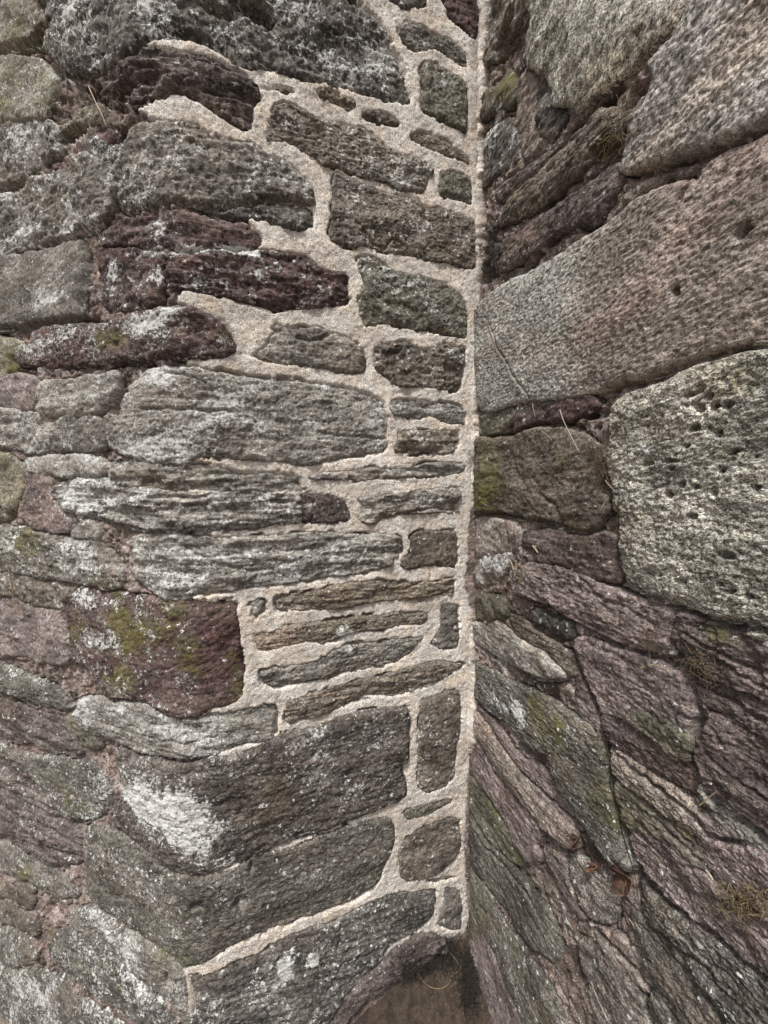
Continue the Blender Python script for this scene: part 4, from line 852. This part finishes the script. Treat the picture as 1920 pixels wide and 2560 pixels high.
stick('straw', 'longest pale straw crossing the corner of the brown square stone', 'straw', WC, 'c1 472 1008 500 1085 540 1180 582 1252', .0012, PALE, .022)
stick('straw', 'curved tan straw looping left of the root tangle by the brown square stone', 'straw', WC, 'c1 535 1200 520 1255 470 1310 430 1325', .0010, STRAW, .022)
stick('straw', 'level pale straw lying under the root tangle on the brown square stone', 'straw', WC, 'c1 530 1382 590 1375 652 1362', .0011, STRAW, .022)
stick('twig', 'stubby tan twig near the top edge of the brown square stone', 'twig', WC, 'c1 358 1138 390 1162 420 1190', .0020, TWIG, .020)
stick('twig', 'thin twig lying against the purple strip above the brown square stone', 'twig', WC, 'c1 290 975 300 1010 312 1050', .0018, TWIG, .014)
stick('straw', 'pair-end straw at the lower left corner of the pitted pale block', 'straw', WC, 'c1 735 1425 765 1460 790 1480', .0011, STRAW, .016)
stick('straw', 'pale splinter in the joint left of the pitted pale block', 'straw', WC, 'c1 742 1530 728 1560 712 1590', .0013, PALE, .016)
stick('straw', 'yellow straw leaning on mossy stone beside the upper corner', 'straw', WC, 'c0 148 705 120 760 95 820', .0012, STRAW, .022)
stick('wood_chip', 'flat pale wood chip on the purple stone below the brown square stone', 'wood chip', WC, 'c2 298 388 315 412 330 430', .0026, STRAW, .014, r1=.0022)
stick('wood_chip', 'narrow pale wood chip upright in the tangled roots near the corner', 'wood chip', WC, 'c2 160 465 175 500 188 530', .0020, STRAW, .016, r1=.0016)
stick('straw', 'straight pale straw sticking out of the lower right striped stones', 'straw', WC, 'c3 1306 348 1360 305 1412 262', .0011, STRAW, .024)
stick('wood_chip', 'cream wood chip just above the grass clump at lower right', 'wood chip', WC, 'c3 1330 732 1350 765 1368 792', .0020, PALE, .018, r1=.0017)
stick('straw', 'straw tip poking up left of the dead brown leaf', 'straw', WC, 'c3 436 612 458 640 478 658', .0013, STRAW, .018)
stick('straw', 'tan blade across the joint under the long streaked stone at right', 'straw', WC, 'c2 960 1105 1010 1085 1100 1110 1150 1150', .0010, STRAW, .018)
stick('dead_vine', 'long thin dry stem running down the open joint to the dead leaf', 'stem', WC, 'c2 530 900 545 1060 600 1190 650 1310 690 1400 c3 722 20 742 110 742 230 780 350 815 520 845 640 885 770 895 920', .0011, BLACKR, .006, r1=.0008)
stick('dry_root', 'thin brown root creeping down the pale block beside the corner', 'root', WC, 'c1 25 455 42 500 58 560 72 612 95 660 122 700 150 760 190 850 215 880 240 920 268 945', .0014, TWIG, .020)
stick('straw', 'long straw bridging from the pink base stone across the footing slab', 'straw', SL, 'b3 1188 1165 1230 1240 1280 1300 1312 1345', .0012, HAY, .012)
stick('dry_root', 'looping pale root lying at the foot of the corner', 'root', SL, 'b3 1035 1328 1075 1400 1120 1450 1180 1462 1235 1435 1250 1390 1290 1362', .0013, HAY, .006)
stick('straw', 'fine pale straw standing in the old debris pocket at bottom right', 'straw', WC, 'c3 640 1395 680 1500 745 1640', .0009, PALE, .014)
stick('straw', 'thin straw below the dead leaf pointing down to the right', 'straw', WC, 'c3 868 1020 890 1055 910 1080', .0010, STRAW, .018)

def tuft(name, label, cat, W, t, x, y, rx, ry, n, L, r, mat, lift=.012, curl=1.0):
    paths = []; px0, py0 = tp(t, x, y)
    for i in range(n):
        gx_, gy_ = [max(-1.5, min(1.5, rnd.gauss(0, 1))) for _ in (0, 1)]; px = px0+gx_*rx*.3646*.5; py = py0+gy_*ry*.3646*.5
        S, Z = W.trace(px, py); S = max(float(S), .004) if W is not SL else float(S); Z = float(Z)
        a = rnd.uniform(0, 6.283); h = lift+rnd.uniform(-.012, .008); P = []
        l = L*rnd.uniform(.4, 1.2)
        for k in range(5):
            P.append(Vector(W.place(np.array([S]), np.array([Z]), np.array([max(h, -.02 if W is not SL else .001)]))[0]))
            a += rnd.gauss(0, .55*curl); S = max(S+math.cos(a)*l/4, .003) if W is not SL else S+math.cos(a)*l/4; Z += math.sin(a)*l/4 - .001; h += rnd.gauss(0, .004)
        paths.append((P, r*rnd.uniform(.6, 1.2), r*.4))
    o = tubes(name, paths, mat, 3); o['label'] = label; o['category'] = cat
    return o
tuft('root_tangle', 'tangle of dry roots and straw in the joint beside the pitted pale block', 'roots', WC, 'c1', 690, 1290, 90, 130, 90, .05, .0007, HAIR, .014)
tuft('root_tangle', 'wispy straw knot on the right side of the brown square stone', 'roots', WC, 'c1', 480, 1290, 60, 60, 16, .04, .0006, HAY, .020)
tuft('root_tangle', 'tangled dead roots under the speckled patch near the corner', 'roots', WC, 'c2', 60, 590, 130, 110, 110, .05, .0007, HAIR, .016)
tuft('root_tangle', 'dark fibrous clump at the corner level with the brown square stone', 'roots', WAB, 'b1', 1385, 1290, 40, 50, 60, .04, .0006, HAIR, .012)
tuft('root_tangle', 'small dead root clump at the end of the long streaked stone', 'roots', WC, 'c2', 1010, 945, 70, 60, 45, .03, .0006, HAIR, .016)
tuft('root_tangle', 'loose dry moss clump hanging on the dark streaked stone at right', 'roots', WC, 'c2', 1310, 1110, 110, 110, 70, .035, .0006, HAIR, .018)
tuft('grass_clump', 'old yellowed grass clump lodged at the lower right edge', 'grass', WC, 'c3', 1540, 920, 190, 100, 200, .026, .0006, HAY, .008, 1.2)
tuft('grass_clump', 'dry grass fringe at the right end of the purple mound stone', 'grass', WAB, 'a1', 1290, 530, 90, 90, 80, .035, .0007, HAY, .014, .4)
tuft('grass_clump', 'straw wisps wedged in the joint above the long brown diagonal stone', 'grass', WC, 'c0', 800, 760, 60, 110, 60, .05, .0007, HAY, .016, .5)
tuft('root_tangle', 'cobwebby root threads in the dark hollow at upper left', 'roots', WAB, 'a0', 650, 700, 100, 80, 60, .05, .0005, plain('grey_threads', (.2, .19, .17), (.4, .38, .34)), .014)
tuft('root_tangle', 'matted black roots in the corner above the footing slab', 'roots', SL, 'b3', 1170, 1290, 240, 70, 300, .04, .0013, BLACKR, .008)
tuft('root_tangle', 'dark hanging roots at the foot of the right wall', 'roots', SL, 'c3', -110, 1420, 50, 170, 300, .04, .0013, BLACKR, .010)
tuft('root_tangle', 'few dry fibres around the upright twig at the left edge', 'roots', WAB, 'a2', 200, 740, 120, 90, 45, .04, .0006, HAIR, .012)
tuft('root_tangle', 'fine dead fibres on the corner beneath the speckled pink stone', 'roots', WC, 'c2', 40, 850, 70, 160, 50, .035, .0006, HAIR, .012)
tuft('root_tangle', 'faint grey fibres hanging below the lichened stone at upper left', 'roots', WAB, 'a0', 590, 1260, 60, 90, 30, .045, .0005, HAIR, .014)
tuft('root_tangle', 'fluffy dead moss on the notch of the long striped stone', 'roots', WAB, 'b2', 225, 170, 30, 50, 40, .02, .0006, HAIR, .008)

tuft('root_tangle', 'black root fringe hanging from the curved pinkish base stone', 'roots', WAB, 'b3', 1010, 1290, 150, 60, 150, .04, .0011, BLACKR, .030)
tuft('root_tangle', 'dark fibre clump where the base of the two walls meets', 'roots', WAB, 'b3', 1240, 1180, 90, 70, 150, .035, .0010, BLACKR, .020)
tuft('root_tangle', 'dark fibres in the shadowed crack near the top of the corner', 'roots', WC, 'c0', 60, 1480, 60, 160, 90, .03, .0009, BLACKR, .010)
LEAF = plain('dead_leaf', (.024, .013, .009), (.075, .034, .019), 110, .7); VEIN = plain('leaf_vein', (.22, .12, .07), (.3, .17, .1))
def leaf(label, W, t, x, y, w_, h_, rot, lift=.016, mat=LEAF, name='dead_leaf'):
    root = on(W, t, x, y, lift)
    px, py = tp(t, x, y); S, Z = W.trace(px, py); nx, ny = W.nrm(np.atleast_1d(S)); N = Vector((float(nx[0]), float(ny[0]), 0))
    U = Vector((0, 0, 1)).cross(N).normalized(); Up = Vector((0, 0, 1))
    if U.x < 0: U = -U
    e = bpy.data.objects.new(name, None); scn.collection.objects.link(e); e.location = root; e['label'] = label; e['category'] = 'leaf'
    n, m = 15, 11; V = []; F = []
    c, s_ = math.cos(rot), math.sin(rot)
    def pt(u, v):       # u along, v across
        wid = math.sin(math.pi*min(1, max(0, u))**.8)**.8*(1+.12*math.sin(u*23+v*2))
        a = (u-.5)*h_; b_ = v*wid*w_*.5
        H = .006*math.sin(u*7+1)+.012*abs(v)**1.4*(1+.4*math.sin(u*9))-.004*math.cos(v*9+u*5)
        return U*(b_*c-a*s_)+Up*(b_*s_+a*c)+N*(H+.004)
    for i in range(n):
        for j in range(m): V.append(pt(i/(n-1), (j/(m-1))*2-1))
    for i in range(n-1):
        for j in range(m-1): F.append([i*m+j, i*m+j+1, (i+1)*m+j+1, (i+1)*m+j])
    o = make_mesh('blade', V, F, mat, {}); sm = o.modifiers.new('t', 'SOLIDIFY'); sm.thickness = .0006
    o.parent = e
    vp = [([pt(u/8, 0)+N*.0006 for u in range(9)], .0006, .0003)]
    for u in (.25, .42, .6):
        for sg in (-1, 1): vp.append(([pt(u, 0)+N*.0006, pt(u+.1, .4*sg)+N*.0006, pt(u+.17, .8*sg)+N*.0006], .0004, .0002))
    v_ = tubes('vein', vp, VEIN, 4); v_.parent = e
    return e
leaf('curled reddish brown dead leaf caught on the ledge in the lower right stones', WC, 'c3', 830, 785, .050, .045, .6, .010)
leaf('smaller curled brown leaf just left of the big dead leaf', WC, 'c3', 660, 710, .014, .016, .3, .010, mat=plain('dark_leaf', (.05, .026, .016), (.12, .06, .03), 90))
leaf('sliver of orange brown leaf standing above the straw tip', WC, 'c3', 560, 555, .008, .024, .5, .012)
